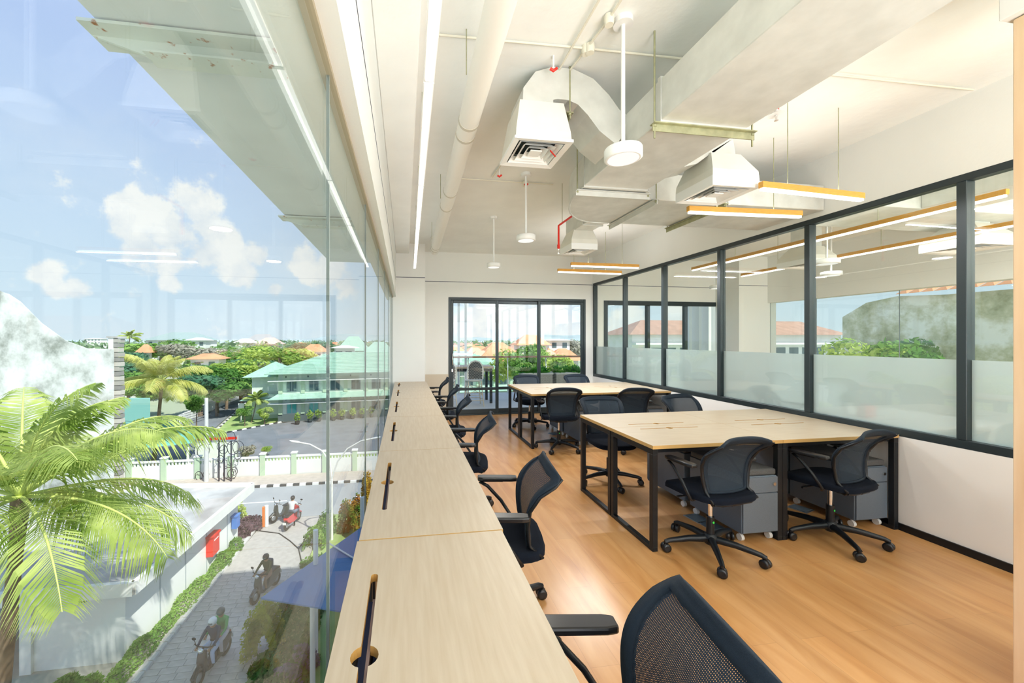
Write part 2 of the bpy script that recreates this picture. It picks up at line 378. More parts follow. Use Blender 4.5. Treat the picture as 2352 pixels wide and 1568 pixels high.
# right wall: low wall under and bulkhead over the glazed partition
struct(MB().box(XR, XR+.1, -4, YE, 0, .735).build('wall_right_lower', M_white))
struct(MB().box(XR, XR+.1, -4, YE, 2.655, ZC).build('wall_right_upper', M_wall))
struct(MB().box(XR-.012, XR, -4, YE, 0, .055).build('baseboard_right', M_black))
ww = thing('glazed_partition', 'dark framed glass partition with frosted lower band on a low white wall', 'partition', (XR, 0, 0))
PX0, PX1 = .0, .075
posts = [7.455, 6.36, 5.31, 4.25, 3.19, 2.14, 1.08, .02, -1.04, -2.1, -3.16]
MB().box(PX0, PX1, -4, 7.48, .735, .795).build('bottom_rail', M_frame, ww, bevel=.003)
MB().box(PX0, PX1, -4, 7.48, 2.605, 2.655).build('top_rail', M_frame, ww, bevel=.003)
for i, y in enumerate(posts):
    w = .026
    MB().box(PX0-.002, PX1, y-w, y+w, .795, 2.605).build('post', M_frame, ww, bevel=.003)
for a, b in zip(posts[1:]+[-4.0], posts):
    MB().box(.034, .042, a+.026, b-.026, .795, 2.605).build('pane', GLASS2, ww)
    MB().box(.044, .0455, a+.026, b-.026, .795, 1.355).build('frosted_film', FROST, ww)
# ---- window wall on the left: frameless panes with thin sealed joints
w1 = thing('window_1', 'floor-to-ceiling frameless window wall beside the counter', 'window', (XG, 0, 0))
del w1['category']; w1['kind'] = 'structure'
js = [-4+.0, -3.04, -2.0, -.96, .08, 1.12, 2.16, 3.2, 4.24, 5.28, 6.32, 6.9]
M_seal = mat('glass joint sealant', (.30, .36, .36), .4)
for a, b in zip(js, js[1:]):
    MB().box(-.006, .004, a+.004, b-.004, 0, 2.25).build('pane', GLASS, w1)
    MB().box(-.005, .003, b-.004, b+.004, 0, 2.25).build('joint', M_seal, w1)
MB().box(-.02, .012, -4, 6.9, 2.235, 2.262).build('head_channel', mat('brown sealant', (.42, .36, .25), .6), w1)
MB().box(-.02, .012, -4, 6.9, -.01, .03).build('sill_channel', M_whitemetal, w1)
# ---- sliding door to the balcony
d1 = thing('door_1', 'dark framed three panel glass door to the balcony', 'door', (0, YE, 0)); del d1['category']; d1['kind'] = 'structure'
def fr(name, x0, x1, z0, z1, par, ya=-.01, yb=.09, m=M_frame): return MB().box(x0, x1, ya, yb, z0, z1).build(name, m, par, bevel=.004)
fr('frame', .851, .9, 0, 2.325, d1); fr('frame', 3.655, 3.706, 0, 2.325, d1); fr('frame', .9, 3.655, 2.27, 2.325, d1); fr('frame', .9, 3.655, -.005, .03, d1)
for x0, x1, yy in ((.9, 1.86, .0), (1.81, 2.735, .045), (2.685, 3.655, .0)):
    w = .05; ya, yb = yy, yy+.04
    fr('stile', x0, x0+w, .03, 2.27, d1, ya, yb); fr('stile', x1-w, x1, .03, 2.27, d1, ya, yb)
    fr('rail', x0+w, x1-w, 2.21, 2.27, d1, ya, yb); fr('rail', x0+w, x1-w, .03, .115, d1, ya, yb); fr('rail', x0+w, x1-w, .49, .545, d1, ya, yb)
    MB().box(x0+w, x1-w, ya+.016, ya+.024, .115, .49).build('pane', GLASS, d1); MB().box(x0+w, x1-w, ya+.016, ya+.024, .545, 2.21).build('pane', GLASS, d1)
MB().tube([(.925, -.012, 1.0), (.925, -.04, 1.0), (.925, -.04, 1.22), (.925, -.012, 1.22)], .008, 8).build('door_handle', M_chrome, d1)
MB().box(.912, .938, -.016, 0, .86, .92).build('lock', M_chrome, d1, bevel=.003)
# ---- window in the neighbouring room
w2 = thing('window_2', 'dark framed window seen through the partition', 'window', (0, YE, 0)); del w2['category']; w2['kind'] = 'structure'
fr('frame', 4.11, 4.2, .25, 2.31, w2); fr('frame', 6.87, 6.96, .25, 2.31, w2); fr('frame', 4.2, 6.87, 2.22, 2.31, w2); fr('frame', 4.2, 6.87, .25, .32, w2)
for x in (5.13, 6.02): fr('mullion', x-.03, x+.03, .32, 2.22, w2)
for a, b in ((4.2, 5.10), (5.16, 5.99), (6.05, 6.87)): MB().box(a, b, .03, .04, .32, 2.22).build('pane', GLASS, w2)
# ---- neighbouring room: pier and glazed right side
c = struct(MB().box(6.73, 7.6, 6.9, YE, -.3, ZC).build('wall_right_pier', M_wall)); MB().box(6.728, 7.4, 6.8985, 6.9, 2.594, 2.604).build('groove', M_groove, c)
c = struct(MB().box(7.4, 7.6, -4, 6.9, 2.25, ZC).build('wall_right_outer', M_wall))
w3 = thing('window_3', 'window wall on the far side of the neighbouring room', 'window', (7.46, 0, 0)); del w3['category']; w3['kind'] = 'structure'
j3 = [-4, -2.9, -1.6, -.3, 1.0, 2.3, 3.6, 4.8, 6.0, 6.9]
for a, b in zip(j3, j3[1:]):
    MB().box(0, .01, a+.004, b-.004, .0, 2.25).build('pane', GLASS, w3); MB().box(0, .008, b-.004, b+.004, 0, 2.25).build('joint', M_seal, w3)
# ---- timber jamb at the right edge of the picture
struct(MB().box(2.505, 2.95, .9, 1.24, 0, 2.83).build('trim_4', mat('pale timber veneer', (.80, .55, .33), .5, col2=(.88, .66, .44), scale=3, stretch=(6, 6, .5)), bevel=.004))
struct(MB().box(2.47, 3.0, .86, 1.26, 2.835, ZC).build('trim_5', M_white, bevel=.003))

# ================================================================ CEILING SERVICES
def offset_strip(path, h):
    """2D band of thickness h along a path, as a closed polygon"""
    a, b = [], []
    for i, p in enumerate(path):
        q0 = Vector(path[max(i-1, 0)]); q1 = Vector(path[min(i+1, len(path)-1)]); t = (q1-q0).normalized(); nrm = Vector((-t.y, t.x))
        hh = h[i] if isinstance(h, list) else h
        a.append(tuple(Vector(p)+nrm*hh/2)); b.append(tuple(Vector(p)-nrm*hh/2))
    return a, b
def band(path, h, y0, y1, m=0):
    mb = MB(); a, b = offset_strip(path, h); k = len(path)
    for i in range(k-1):
        q = [a[i], a[i+1], b[i+1], b[i]]
        vs = [(x, y0, z) for x, z in q]+[(x, y1, z) for x, z in q]
        fs = [(0, 1, 2, 3), (7, 6, 5, 4), (0, 4, 5, 1), (3, 2, 6, 7)]
        if i == 0: fs.append((0, 3, 7, 4))
        if i == k-2: fs.append((1, 5, 6, 2))
        mb.add(vs, fs, False, m)
    return mb
main = thing('air_duct', 'galvanised rectangular main air duct crossing the ceiling with an elbow to the right wall', 'duct')
ZB, ZT = 2.70, 2.93
for a, b in ((-4, -.9), (-.9, .52), (.52, 1.93), (1.93, 2.84)):
    MB().box(1.39, 1.925, a+.004, b-.004, ZB, ZT).build('duct_section', M_galv, main, bevel=.004)
    MB().box(1.384, 1.931, b-.012, b+.012, ZB-.01, ZT+.01).build('flange', M_galv, main)
arc = [(1.95+.56*math.cos(PI-a), 2.85+.86*math.sin(a)) for a in [PI/2*i/10 for i in range(11)]]
inner = [(2.08, 3.02), (2.0, 2.98), (1.95, 2.9), (1.95, 2.85)]
MB().prism(arc+[(2.08, 3.71)]+inner, ZB, ZT).build('elbow', M_galv, main)
el = [(x, y) for x, y in arc+[(2.08, 3.71)]]
MB().tube([(x, y, ZB) for x, y in el], .009, 5).build('seam', M_galv, main)
MB().tube([(1.95, 2.85, ZB), (1.95, 2.9, ZB), (2.0, 2.98, ZB), (2.08, 3.02, ZB)], .012, 5).build('seam', M_galv, main)
for a, b in ((2.08, 2.85), (2.85, 3.86)):
    MB().box(a, b-.004, 3.03, 3.71, ZB, ZT).build('duct_section', M_galv, main, bevel=.004)
MB().box(2.838, 2.86, 3.02, 3.72, ZB-.01, ZT+.01).build('flange', M_galv, main)
# hangers: angle rail plus two threaded rods each
def hanger(p0, p1, label, drop=.08, m=M_galv2, w=.045):
    p0, p1 = Vector(p0), Vector(p1)
    t = thing('duct_hanger', label, 'duct hanger', p0, 0, 'duct hangers')
    d = p1-p0
    mb = MB(); mb.bar((0, 0, 0), d, w, .006); mb.bar(Vector((0, 0, -.02)), d+Vector((0, 0, -.02)), .006, .042); mb.build('angle_rail', m, t)
    for k in (.02, .98):
        q = d*k
        MB().tube([(q.x, q.y, -drop), (q.x, q.y, ZC-p0.z)], .005, 6).build('rod', M_galv2, t)
        MB().lathe([(.011, -.012), (.011, .0)], (q.x, q.y, -.006), 6).build('nut', M_galv2, t)
hanger((1.35, 1.94, ZB-.012), (1.99, 1.94, ZB-.012), 'olive zinc angle hanger under the main duct, nearest the camera')
hanger((1.35, 2.9, ZB-.012), (1.99, 2.9, ZB-.012), 'grey zinc angle hanger where the main duct meets its elbow', .02, M_galv)
hanger((2.12, 2.98, ZB-.012), (2.12, 3.76, ZB-.012), 'angle hanger under the start of the branch duct, beside the elbow', .03, M_galv)
hanger((2.78, 2.98, ZB-.012), (2.78, 3.76, ZB-.012), 'olive zinc angle hanger under the branch duct towards the right wall', .02)
def diffuser(cx, cy_, z, s, label, neck, flue=None, red=False, rim=.07):
    t = thing('air_diffuser', label, 'air diffuser', (cx, cy_, z), 0, 'square ceiling diffusers')
    h = s/2
    mb = MB()
    def ring(a, b, z0, z1):            # sloped square ring from half-size a at z0 to b at z1
        vs = [(-a, -a, z0), (a, -a, z0), (a, a, z0), (-a, a, z0), (-b, -b, z1), (b, -b, z1), (b, b, z1), (-b, b, z1)]
        return vs, [(i, (i+1) % 4, 4+(i+1) % 4, 4+i) for i in range(4)]
    mb.add(*ring(h, h*.80, 0, .006)); mb.add(*ring(h, h, 0, rim)); mb.add(*ring(h*.80, h*.80, .006, .07))
    mb.build('frame', M_diff, t, recalc=False)
    for k, q in enumerate((.76, .57, .38)):
        v = MB(); v.add(*ring(h*q, h*(q-.16), .004, .035)); o = v.build('vane', M_diff, t, recalc=False)
    MB().box(-h*.2, h*.2, -h*.2, h*.2, .004, .012).build('centre_plate', M_diff, t)
    MB().box(-h*.8, h*.8, -h*.8, h*.8, .068, .07).build('throat', M_dark, t)
    if red: MB().tube([(h*.45, -h*.35, .0), (h*.75, -h*.05, -.006)], .005, 5).build('red_ribbon', M_red, t)
    p = MB(); zt = .26
    a, (nx, ny, nh) = h, neck
    k_ = a if rim > .05 else a*.95
    vs = [(-k_, -k_, rim), (k_, -k_, rim), (k_, k_, rim), (-k_, k_, rim), (-k_*.98, -k_*.98, rim+.05), (k_*.98, -k_*.98, rim+.05), (k_*.98, k_*.98, rim+.05), (-k_*.98, k_*.98, rim+.05),
          (nx-nh, ny-nh, zt), (nx+nh, ny-nh, zt), (nx+nh, ny+nh, zt), (nx-nh, ny+nh, zt)]
    p.add(vs, [(i, (i+1) % 4, 4+(i+1) % 4, 4+i) for i in range(4)]+[(4+i, 4+(i+1) % 4, 8+(i+1) % 4, 8+i) for i in range(4)]+[(8, 9, 10, 11)])
    p.build('plenum', M_wallsheet, t)
    if flue:
        path, hh, ya, yb = flue
        band(path, hh, ya, yb).build('duct_bend', M_galv, t)
    return t
M_wallsheet = mat('painted sheet metal', (.80, .78, .70), .5, metal=.1, var=.04, scale=6)
diffuser(.835, 2.405, 2.70, .37, 'square white diffuser left of the main duct, with a red ribbon on its grille', (0, 0, .14),
         ([(-.02, .24), (-.02, .31), (.02, .365), (.09, .39), (.19, .39), (.29, .355), (.375, .28), (.45, .19), (.555, .12)], .2, -.13, .15), True, .018)
diffuser(2.295, 2.56, 2.57, .37, 'square white diffuser right of the main duct, above the near desks', (-.02, 0, .12),
         ([(-.02, .24), (-.03, .33), (-.1, .37), (-.2, .33), (-.28, .27), (-.36, .25)], .2, -.1, .1))
diffuser(2.115, 4.47, 2.57, .33, 'small square white diffuser farthest from the camera', (0, -.02, .11),
         ([(0, .24), (.0, .3), (0, .36)], .2, -.13, .1))
back = thing('branch_duct', 'short galvanised duct reaching back from the elbow to the farthest diffuser', 'duct')
MB().box(2.0, 2.23, 3.72, 4.58, 2.80, 2.99).build('duct_section', M_galv, back, bevel=.004); MB().box(1.99, 2.24, 4.1, 4.12, 2.79, 3.0).build('flange', M_galv, back)
# round white pipe
pp = thing('pvc_pipe', 'thick white round pipe hung below the ceiling along the window side', 'pipe')
A, B = GD(1149, 0, 1.66), GD(998, 573, 6.3)
A.z = B.z = 2.95; dv = (B-A); st = A-dv*1.15
MB().tube([st, A, A+dv*.5, B], .068, 20).build('pipe_run', M_pipe, pp)
for k in (.19, .225, .45, .54, .93, .96):
    q = A+dv*k; MB().tube([q, q+dv*.006], .0705, 20).build('coupling_ring', mat('pipe joint', (.62, .58, .48), .6), pp)
MB().tube([B, B+Vector((.005, .07, .01)), B+Vector((.01, .11, .06)), B+Vector((.01, .12, .14)), B+Vector((.01, .12, .26))], .069, 20).build('pipe_elbow', M_pipe, pp)
for k in (.1, .5, .85):
    q = A+dv*k; MB().tube([(q.x-.08, q.y, 2.95), (q.x-.08, q.y, ZC)], .003, 5).build('hanger_rod', M_galv2, pp)
# row of linked linear lights on the left
vs = [779, 570, 342, 245, 192, 157]; us = [996, 984, 968, 962, 957, 953]
x_at = lambda y: .108+.012*(y-1.7)
ys = [.55, 1.73, 2.9, 4.03, 5.16, 6.3]; ys = [-1.79, -.62]+ys
nm = ['nearest piece of', 'second piece of', 'third piece of', 'fourth piece of', 'farthest piece of']
for i, (a, b) in enumerate(zip(ys, ys[1:])):
    lab = ['unseen end piece of the white linear light row behind the camera', 'unseen piece of the white linear light row, beside the camera'][i] if i < 2 else f'{nm[i-2]} the long white linear light row above the counter'
    t = thing('linear_light', lab, 'light', (x_at((a+b)/2), (a+b)/2, 2.65), -.012, 'white linear lights in one row'); hl = (b-a)/2-.006
    MB().box(-.024, .024, -hl, hl, .0, .05).build('housing', M_whitemetal, t, bevel=.002)
    MB().box(-.016, .016, -hl+.008, hl-.008, -.004, .001).build('diffuser', LM, t)
    al = area('linear_light_ceiling_fill', (0, 0, .054), .03, 2*hl, .3, rot=(PI, 0, 0)); al.parent = t  # added upward light to brighten the ceiling, not part of the fitting
    MB().tube([(0, hl*.6, .05), (0, hl*.6, ZC-2.65)], .002, 5).build('suspension_wire', M_galv2, t)
# timber linear pendants
def pendant(p0, p1, z, label, group='orange timber linear pendants', wires=True, light=True, m=M_orange, dn=5, up_=1.0):
    a, b = Vector(p0), Vector(p1); c_ = (a+b)/2; d = b-a; rz = math.atan2(d.y, d.x); ln = d.length/2
    t = thing('linear_pendant', label, 'pendant light', (c_.x, c_.y, z), rz, group)
    MB().box(-ln, ln, -.018, .018, 0, .042).build('timber_housing', m, t, bevel=.002)
    MB().box(-ln+.01, ln-.01, -.014, .014, -.018, .0).build('diffuser', LM, t)
    if wires:
        for k in (-.5*ln, .5*ln): MB().tube([(k, 0, .042), (k, 0, ZC-z)], .0028, 5).build('suspension_wire', M_galv2, t)
    if light:
        al = area('pendant_glow', (0, 0, -.022), 2*ln, .03, dn*LAMP); al.parent = t
        al = area('pendant_ceiling_fill', (0, 0, .046), 2*ln, .03, up_*LAMP, rot=(PI, 0, 0)); al.parent = t  # upward light added above the timber to lift the ceiling brightness
    return t
def gp(u, v, Z): p = GD(u, v, 885*Z/(779-v)); return (p.x, p.y)
pendant(gp(1747, 431, 1.05), gp(1981, 457, 1.05), 2.55, 'orange timber linear pendant nearest the partition, behind the right diffuser')
pendant(gp(1580, 485, 1.05), gp(1840, 496, 1.05), 2.55, 'orange timber linear pendant in front of the branch duct, left of its twin')
pendant(gp(1311, 609, 1.05), gp(1467, 614, 1.05), 2.55, 'upper of the two small orange timber pendants near the end wall', dn=26, up_=1.5)
pendant(gp(1281, 623, 1.05), gp(1427, 628, 1.05), 2.55, 'lower of the two small orange timber pendants near the end wall', dn=26, up_=1.5)
# round pendants
def disc(x, y, z, r, label, group='round white disc pendants', energy=10):
    t = thing('disc_pendant', label, 'pendant light', (x, y, z), 0, group)
    MB().lathe([(r*.9, 0), (r, .004), (r, .05), (r*.97, .056), (.03, .058)], (0, 0, 0), 36).build('shade', M_whitemetal, t)
    MB().lathe([(r*.82, -.001), (r*.82, .002)], (0, 0, 0), 36).build('diffuser', LMs, t)
    MB().tube([(0, 0, .056), (0, 0, ZC-z-.03)], .011, 10).build('stem', M_whitemetal, t)
    MB().lathe([(.05, 0), (.05, .03)], (0, 0, ZC-z-.03), 20).build('ceiling_rose', M_whitemetal, t)
def disc_light(p, r, e_):
    l = bpy.data.lights.new('disc_glow', 'AREA'); l.shape = 'DISK'; l.size = 2*r*.8; l.energy = e_; l.color = (1, .96, .88)
    o = bpy.data.objects.new('disc_glow', l); COL.objects.link(o); o.location = (p.x, p.y, p.z-.006)
for (u, v, d, r, lab) in ((1431, 366, 2.05, .096, 'large looking round white pendant hanging beside the main duct'), (1208, 553, 3.95, .097, 'round white pendant between the pipe and the red sprinkler pipe'),
                          (1134, 614, 5.35, .094, 'smallest round white pendant, hanging in front of the end wall')):
    p = GD(u, v, d); disc(p.x, p.y, p.z, r, lab)
    if d > 3: disc_light(p, r, 11)
# sprinkler pipe and small ceiling fittings
t = thing('sprinkler_pipe', 'red sprinkler pipe bending down left of the duct elbow', 'pipe')
q0, q1, q2 = GD(1345, 474, 3.68), GD(1283, 518, 4.3), GD(1279, 572, 4.3); q1.z = q0.z
MB().tube([q0-(q1-q0)*.6, q1+(q0-q1)*.08, q1, q1+Vector((0, 0, -.04)), (q1.x, q1.y, q2.z)], .011, 10).build('pipe_run', M_red, t)
MB().lathe([(.016, -.02), (.016, .02)], (q1.x, q1.y, q2.z+.03), 10).build('coupling', M_red, t)
MB().lathe([(.006, -.06), (.012, -.05), (.004, -.03), (.009, 0)], (q1.x, q1.y, q2.z), 10).build('sprinkler_head', M_chrome, t)
MB().tube([(q1.x, q1.y-.1, q1.z), (q1.x, q1.y-.1, ZC)], .003, 5).build('hanger_rod', M_galv2, t)
t = thing('sprinkler', 'white sprinkler rosette with a red stub beside the right edge of the main duct', 'sprinkler', tuple(GD(1783, 264, 2.4)))
MB().lathe([(.045, 0), (.04, .008), (.012, .012), (.012, .03)], (0, 0, 0), 18).build('rosette', M_whitemetal, t)
MB().lathe([(.012, 0), (.005, .012), (.008, .03)], (0, 0, -.035), 10).build('head', M_chrome, t)
MB().tube([(0, 0, .03), (0, 0, ZC-GD(1783, 264, 2.4).z)], .014, 10).build('red_stub', M_red, t)
for (u, v, lab) in ((1271, 158, 'red capped sprinkler stub above the left diffuser bend'), (1147, 403, 'red capped sprinkler stub just below the left corner of the left diffuser'),
                    (1208, 423, 'tiny red clip on the conduit behind the left diffuser')):
    p = GD(u, v, 885*1.62/(779-v)); t = thing('sprinkler_stub', lab, 'sprinkler', p, 0)
    MB().tube([(0, 0, 0), (0, 0, ZC-p.z)], .006, 8).build('stub', M_whitemetal, t); MB().tube([(-.02, 0, 0), (0, 0, -.012), (.022, 0, .006)], .009, 8).build('red_cap', M_red, t)
M_cond = mat('painted conduit', (.78, .75, .63), .8)
def conduit(pts, label, boxes=()):
    t = thing('conduit', label, 'conduit', (0, 0, 0), 0, 'thin painted conduits on the ceiling')
    MB().tube(pts, .0065, 8).build('conduit_run', M_cond, t)
    for b in boxes: MB().lathe([(.022, -.02), (.026, 0), (.026, .03)], b, 14).build('junction_box', M_cond, t)
conduit([(.15, 2.13, 3.185), (1.0, 2.1, 3.185), (3.8, 2.05, 3.185)], 'thin conduit running across the ceiling in front of the left diffuser', [(1.04, 2.1, 3.17)])
conduit([(.95, -2, 3.175), (.95, 2.5, 3.175)], 'straight conduit running to the red stub left of the disc pendant')
conduit([(1.06, -2, 3.18), (1.06, 1.9, 3.18), (1.02, 2.3, 3.18), (.9, 3.9, 3.18)], 'conduit with round boxes running beside the disc pendant', [(1.06, 1.88, 3.165), (1.055, 2.08, 3.165)])
conduit([(.55, 4.0, 3.185), (1.6, 4.0, 3.185)], 'thin conduit across the ceiling behind the left diffuser', [(1.28, 4.0, 3.165)])

p = GD(1297, 262, 2.42)
hanger((1.02, 2.27, p.z), (1.02, 2.55, p.z), 'small olive zinc hanger clamped to the bend of the left diffuser duct', .01)
# ================================================================ OFFICE CHAIRS
def chair_back_point(u, t):
    w = .178+.064*t
    z = .475+.395*t
    y = -.148-.05*t+.03*math.sin(PI*min(1, t*1.15))
    s = max(0, (t-.42)/.58); s = s*s*(3-2*s)
    y += .028*u*u*(1-s)-.045*s**3-.032*abs(u)**3*s*s
    z -= .012*s*abs(u)**2+.02*max(0, t-.93)/.07*0
    rr = max(0, (t-.80)/.20)             # rounded upper corners
    x = w*u*(1-.17*rr**2.2)
    z -= .022*abs(u)**4*rr+.012*abs(u)**8*(1-min(1, t/.08))*-1
    return Vector((x, y, z))
def make_chair(label, group, mesh_m=None):
    t = thing('office_chair', label, 'office chair', group=group)
    n = 20; us = [-1+2*i/n for i in range(n+1)]; tv = [i/26 for i in range(27)]
    P = [[chair_back_point(u, v) for u in us] for v in tv]
    inner, rim = MB(), MB(); flat = [p for r in P for p in r]; k = n+1
    fi, fr_ = [], []
    for i in range(26):
        for j in range(n):
            f = (i*k+j, i*k+j+1, (i+1)*k+j+1, (i+1)*k+j)
            (fr_ if (j < 2 or j >= n-2 or i >= 23 or i < 1) else fi).append(f)
    inner.add(flat, fi, True); rim.add(flat, fr_, True)
    b = inner.build('backrest', mesh_m or M_mesh, t, recalc=False)
    r = rim.build('back_rim', M_rim, t, recalc=False)
    for o in (b, r):
        bm = bmesh.new(); bm.from_mesh(o.data); bmesh.ops.delete(bm, geom=[v for v in bm.verts if not v.link_faces], context='VERTS'); bm.to_mesh(o.data); bm.free()
    so = r.modifiers.new('solid', 'SOLIDIFY'); so.thickness = .016; so.offset = 0
    edge = [chair_back_point(-1, v) for v in (1, .9, .7, .5, .3, .1, 0)]
    # side rails with their bow-shaped supports
    for s in (-1, 1):
        pts = [chair_back_point(s, v)+Vector((0, -.008, 0)) for v in (.97, .85, .7, .5, .3, .12, .0)]
        pts += [Vector((s*.19, -.19, .44)), Vector((s*.165, -.165, .415)), Vector((s*.11, -.1, .41))]
        MB().tube(pts, [.006, .009, .01, .011, .013, .014, .012, .009, .009, .009], 8, flat=.8).build('back_support', M_plastic, t)
    MB().box(-.05, .05, -.205, -.16, .41, .437).build('back_bracket', M_plastic, t, bevel=.006)
    MB().tube([(-.17, -.18, .425), (-.12, -.195, .42), (.12, -.195, .42), (.17, -.18, .425)], .008, 8).build('cross_bar', M_plastic, t)
    # seat: rounded cushion with a waterfall front edge
    m = 28; vs = []; rows = ((.0, 1.0), (.5, 1.0), (.85, .97), (1.0, .88), (1.04, .6), (1.05, .0)); 
    def se(a, q): c, s = math.cos(a), math.sin(a); return (math.copysign(abs(c)**.55, c)*.235*q, math.copysign(abs(s)**.6, s)*.235*q+.015)
    for h, q in rows:
        for j in range(m):
            x, y = se(2*PI*j/m, q); drop = .035*max(0, (y-.1)/.15)**2; vs.append((x, y, .432+.045*h-drop-.012*(1-(x/.235)**2)*(h > .9)))
    sb = MB(); sb.add(vs, [(i*m+j, i*m+(j+1) % m, (i+1)*m+(j+1) % m, (i+1)*m+j) for i in range(len(rows)-1) for j in range(m)], True)
    sb.add(vs[:m], [tuple(range(m))]); sb.build('seat', M_fabric, t)
    MB().box(-.09, .09, -.13, .12, .385, .43).build('seat_mechanism', M_plastic, t, bevel=.012)
    lv = MB().tube([(-.08, .03, .405), (-.2, .05, .40)], .006, 6).build('lever', M_plastic, t); MB().tube([(-.2, .05, .40), (-.235, .055, .397)], .008, 6).build('lever_tip', M_plastic, lv)
    for s in (-1, 1):
        pts = [(s*.12, -.03, .415), (s*.225, -.06, .418), (s*.258, -.08, .44), (s*.262, -.02, .53), (s*.262, .06, .615), (s*.26, .105, .64), (s*.258, .085, .652), (s*.258, -.03, .652)]
        a = MB().tube(pts, .0105, 9).build('arm_support', M_plastic, t)
        pad = [(-.024, -.115), (.024, -.115), (.031, -.08), (.032, .09), (.025, .12), (-.025, .12), (-.032, .09), (-.031, -.08)]
        MB().prism([(x+s*.258, y) for x, y in pad], .652, .676).build('arm_pad', M_rubber, a, bevel=.007, seg=2)
    MB().tube([(0, 0, .06), (0, 0, .255)], .025, 16).build('column_sleeve', M_plastic, t)
    MB().tube([(0, 0, .25), (0, 0, .39)], .0145, 14).build('gas_column', M_chrome, t)
    MB().lathe([(.008, 0), (.008, .002)], (0, 0, 0), 10, M=Matrix.Translation((0, -.0255, .22)) @ Matrix.Rotation(PI/2, 4, 'X')).build('green_sticker', M_green, t)
    MB().lathe([(.03, .06), (.045, .075), (.043, .12), (.028, .135)], (0, 0, 0), 18).build('hub', M_plastic, t)
    for i in range(5):
        a = 2*PI*i/5+.31; c, s = math.cos(a), math.sin(a)
        lg = MB().tube([(c*.03, s*.03, .10), (c*.15, s*.15, .097), (c*.285, s*.285, .078), (c*.311, s*.311, .066)], [.024, .02, .0155, .014], 9, flat=1.1).build('base_leg', M_plastic, t)
        R = Matrix.Translation((c*.306, s*.306, .0295)) @ Matrix.Rotation(a+.6+i*1.3, 4, 'Z') @ Matrix.Rotation(PI/2, 4, 'X')
        cs = MB(); cs.lathe([(.018, -.026), (.029, -.023), (.029, -.006), (.02, -.004)], (0, 0, 0), 14, M=R); cs.lathe([(.02, .004), (.029, .006), (.029, .023), (.018, .026)], (0, 0, 0), 14, M=R)
        cs.tube([(c*.308, s*.308, .03), (c*.308, s*.308, .075)], .01, 8); cs.build('caster', M_rubber, lg)
    return t
wg, cg = 'mesh chairs along the window counter', 'mesh chairs at the desk clusters'
ch = make_chair('black mesh chair cropped by the bottom of the picture, nearest the camera', wg)
ch.location = (.465, .81, 0); ch.rotation_euler = (0, 0, math.radians(82))
for x, y, r, lab in ((.51, 2.01, 80, 'black mesh chair second along the window counter, turned slightly out with both armrests clear'),
                     (.49, 3.27, 80, 'black mesh chair third along the window counter, beside the third desktop'),
                     (.48, 4.40, 82, 'black mesh chair fourth along the window counter'),
                     (.48, 5.36, 82, 'black mesh chair fifth along the window counter, close behind the fourth'),
                     (.46, 6.42, 84, 'black mesh chair farthest along the window counter, by the white pier')):
    again(ch, (x, y, 0), math.radians(r), lab, wg)
for x, y, r, lab in ((2.13, 2.42, 7, 'black mesh chair at the near desks with a green sticker on its chrome column'),
                     (3.17, 2.45, 12, 'black mesh chair at the near desks closest to the partition wall'),
                     (2.13, 3.78, 172, 'black mesh chair tucked behind the left near desks, base seen through the leg frame'),
                     (3.17, 3.80, 186, 'black mesh chair behind the near desks beside the partition, only its back showing'),
                     (2.09, 5.02, -4, 'black mesh chair at the front left of the far desks, base on view'),
                     (3.02, 4.86, -6, 'black mesh chair at the front right of the far desks, partly behind the near desks'),
                     (2.14, 6.42, 176, 'black mesh chair behind the left far desks, in front of the balcony door'),
                     (3.10, 6.40, 182, 'black mesh chair behind the far desks, in front of the balcony planter')):
    c_ = again(ch, (x, y, 0), math.radians(r), lab, cg)
    if 'leg frame' in lab:
        q = [k for k in c_.children if k.name.startswith('lever')][0].children[0]; q.material_slots[0].link = 'OBJECT'; q.material_slots[0].material = M_red

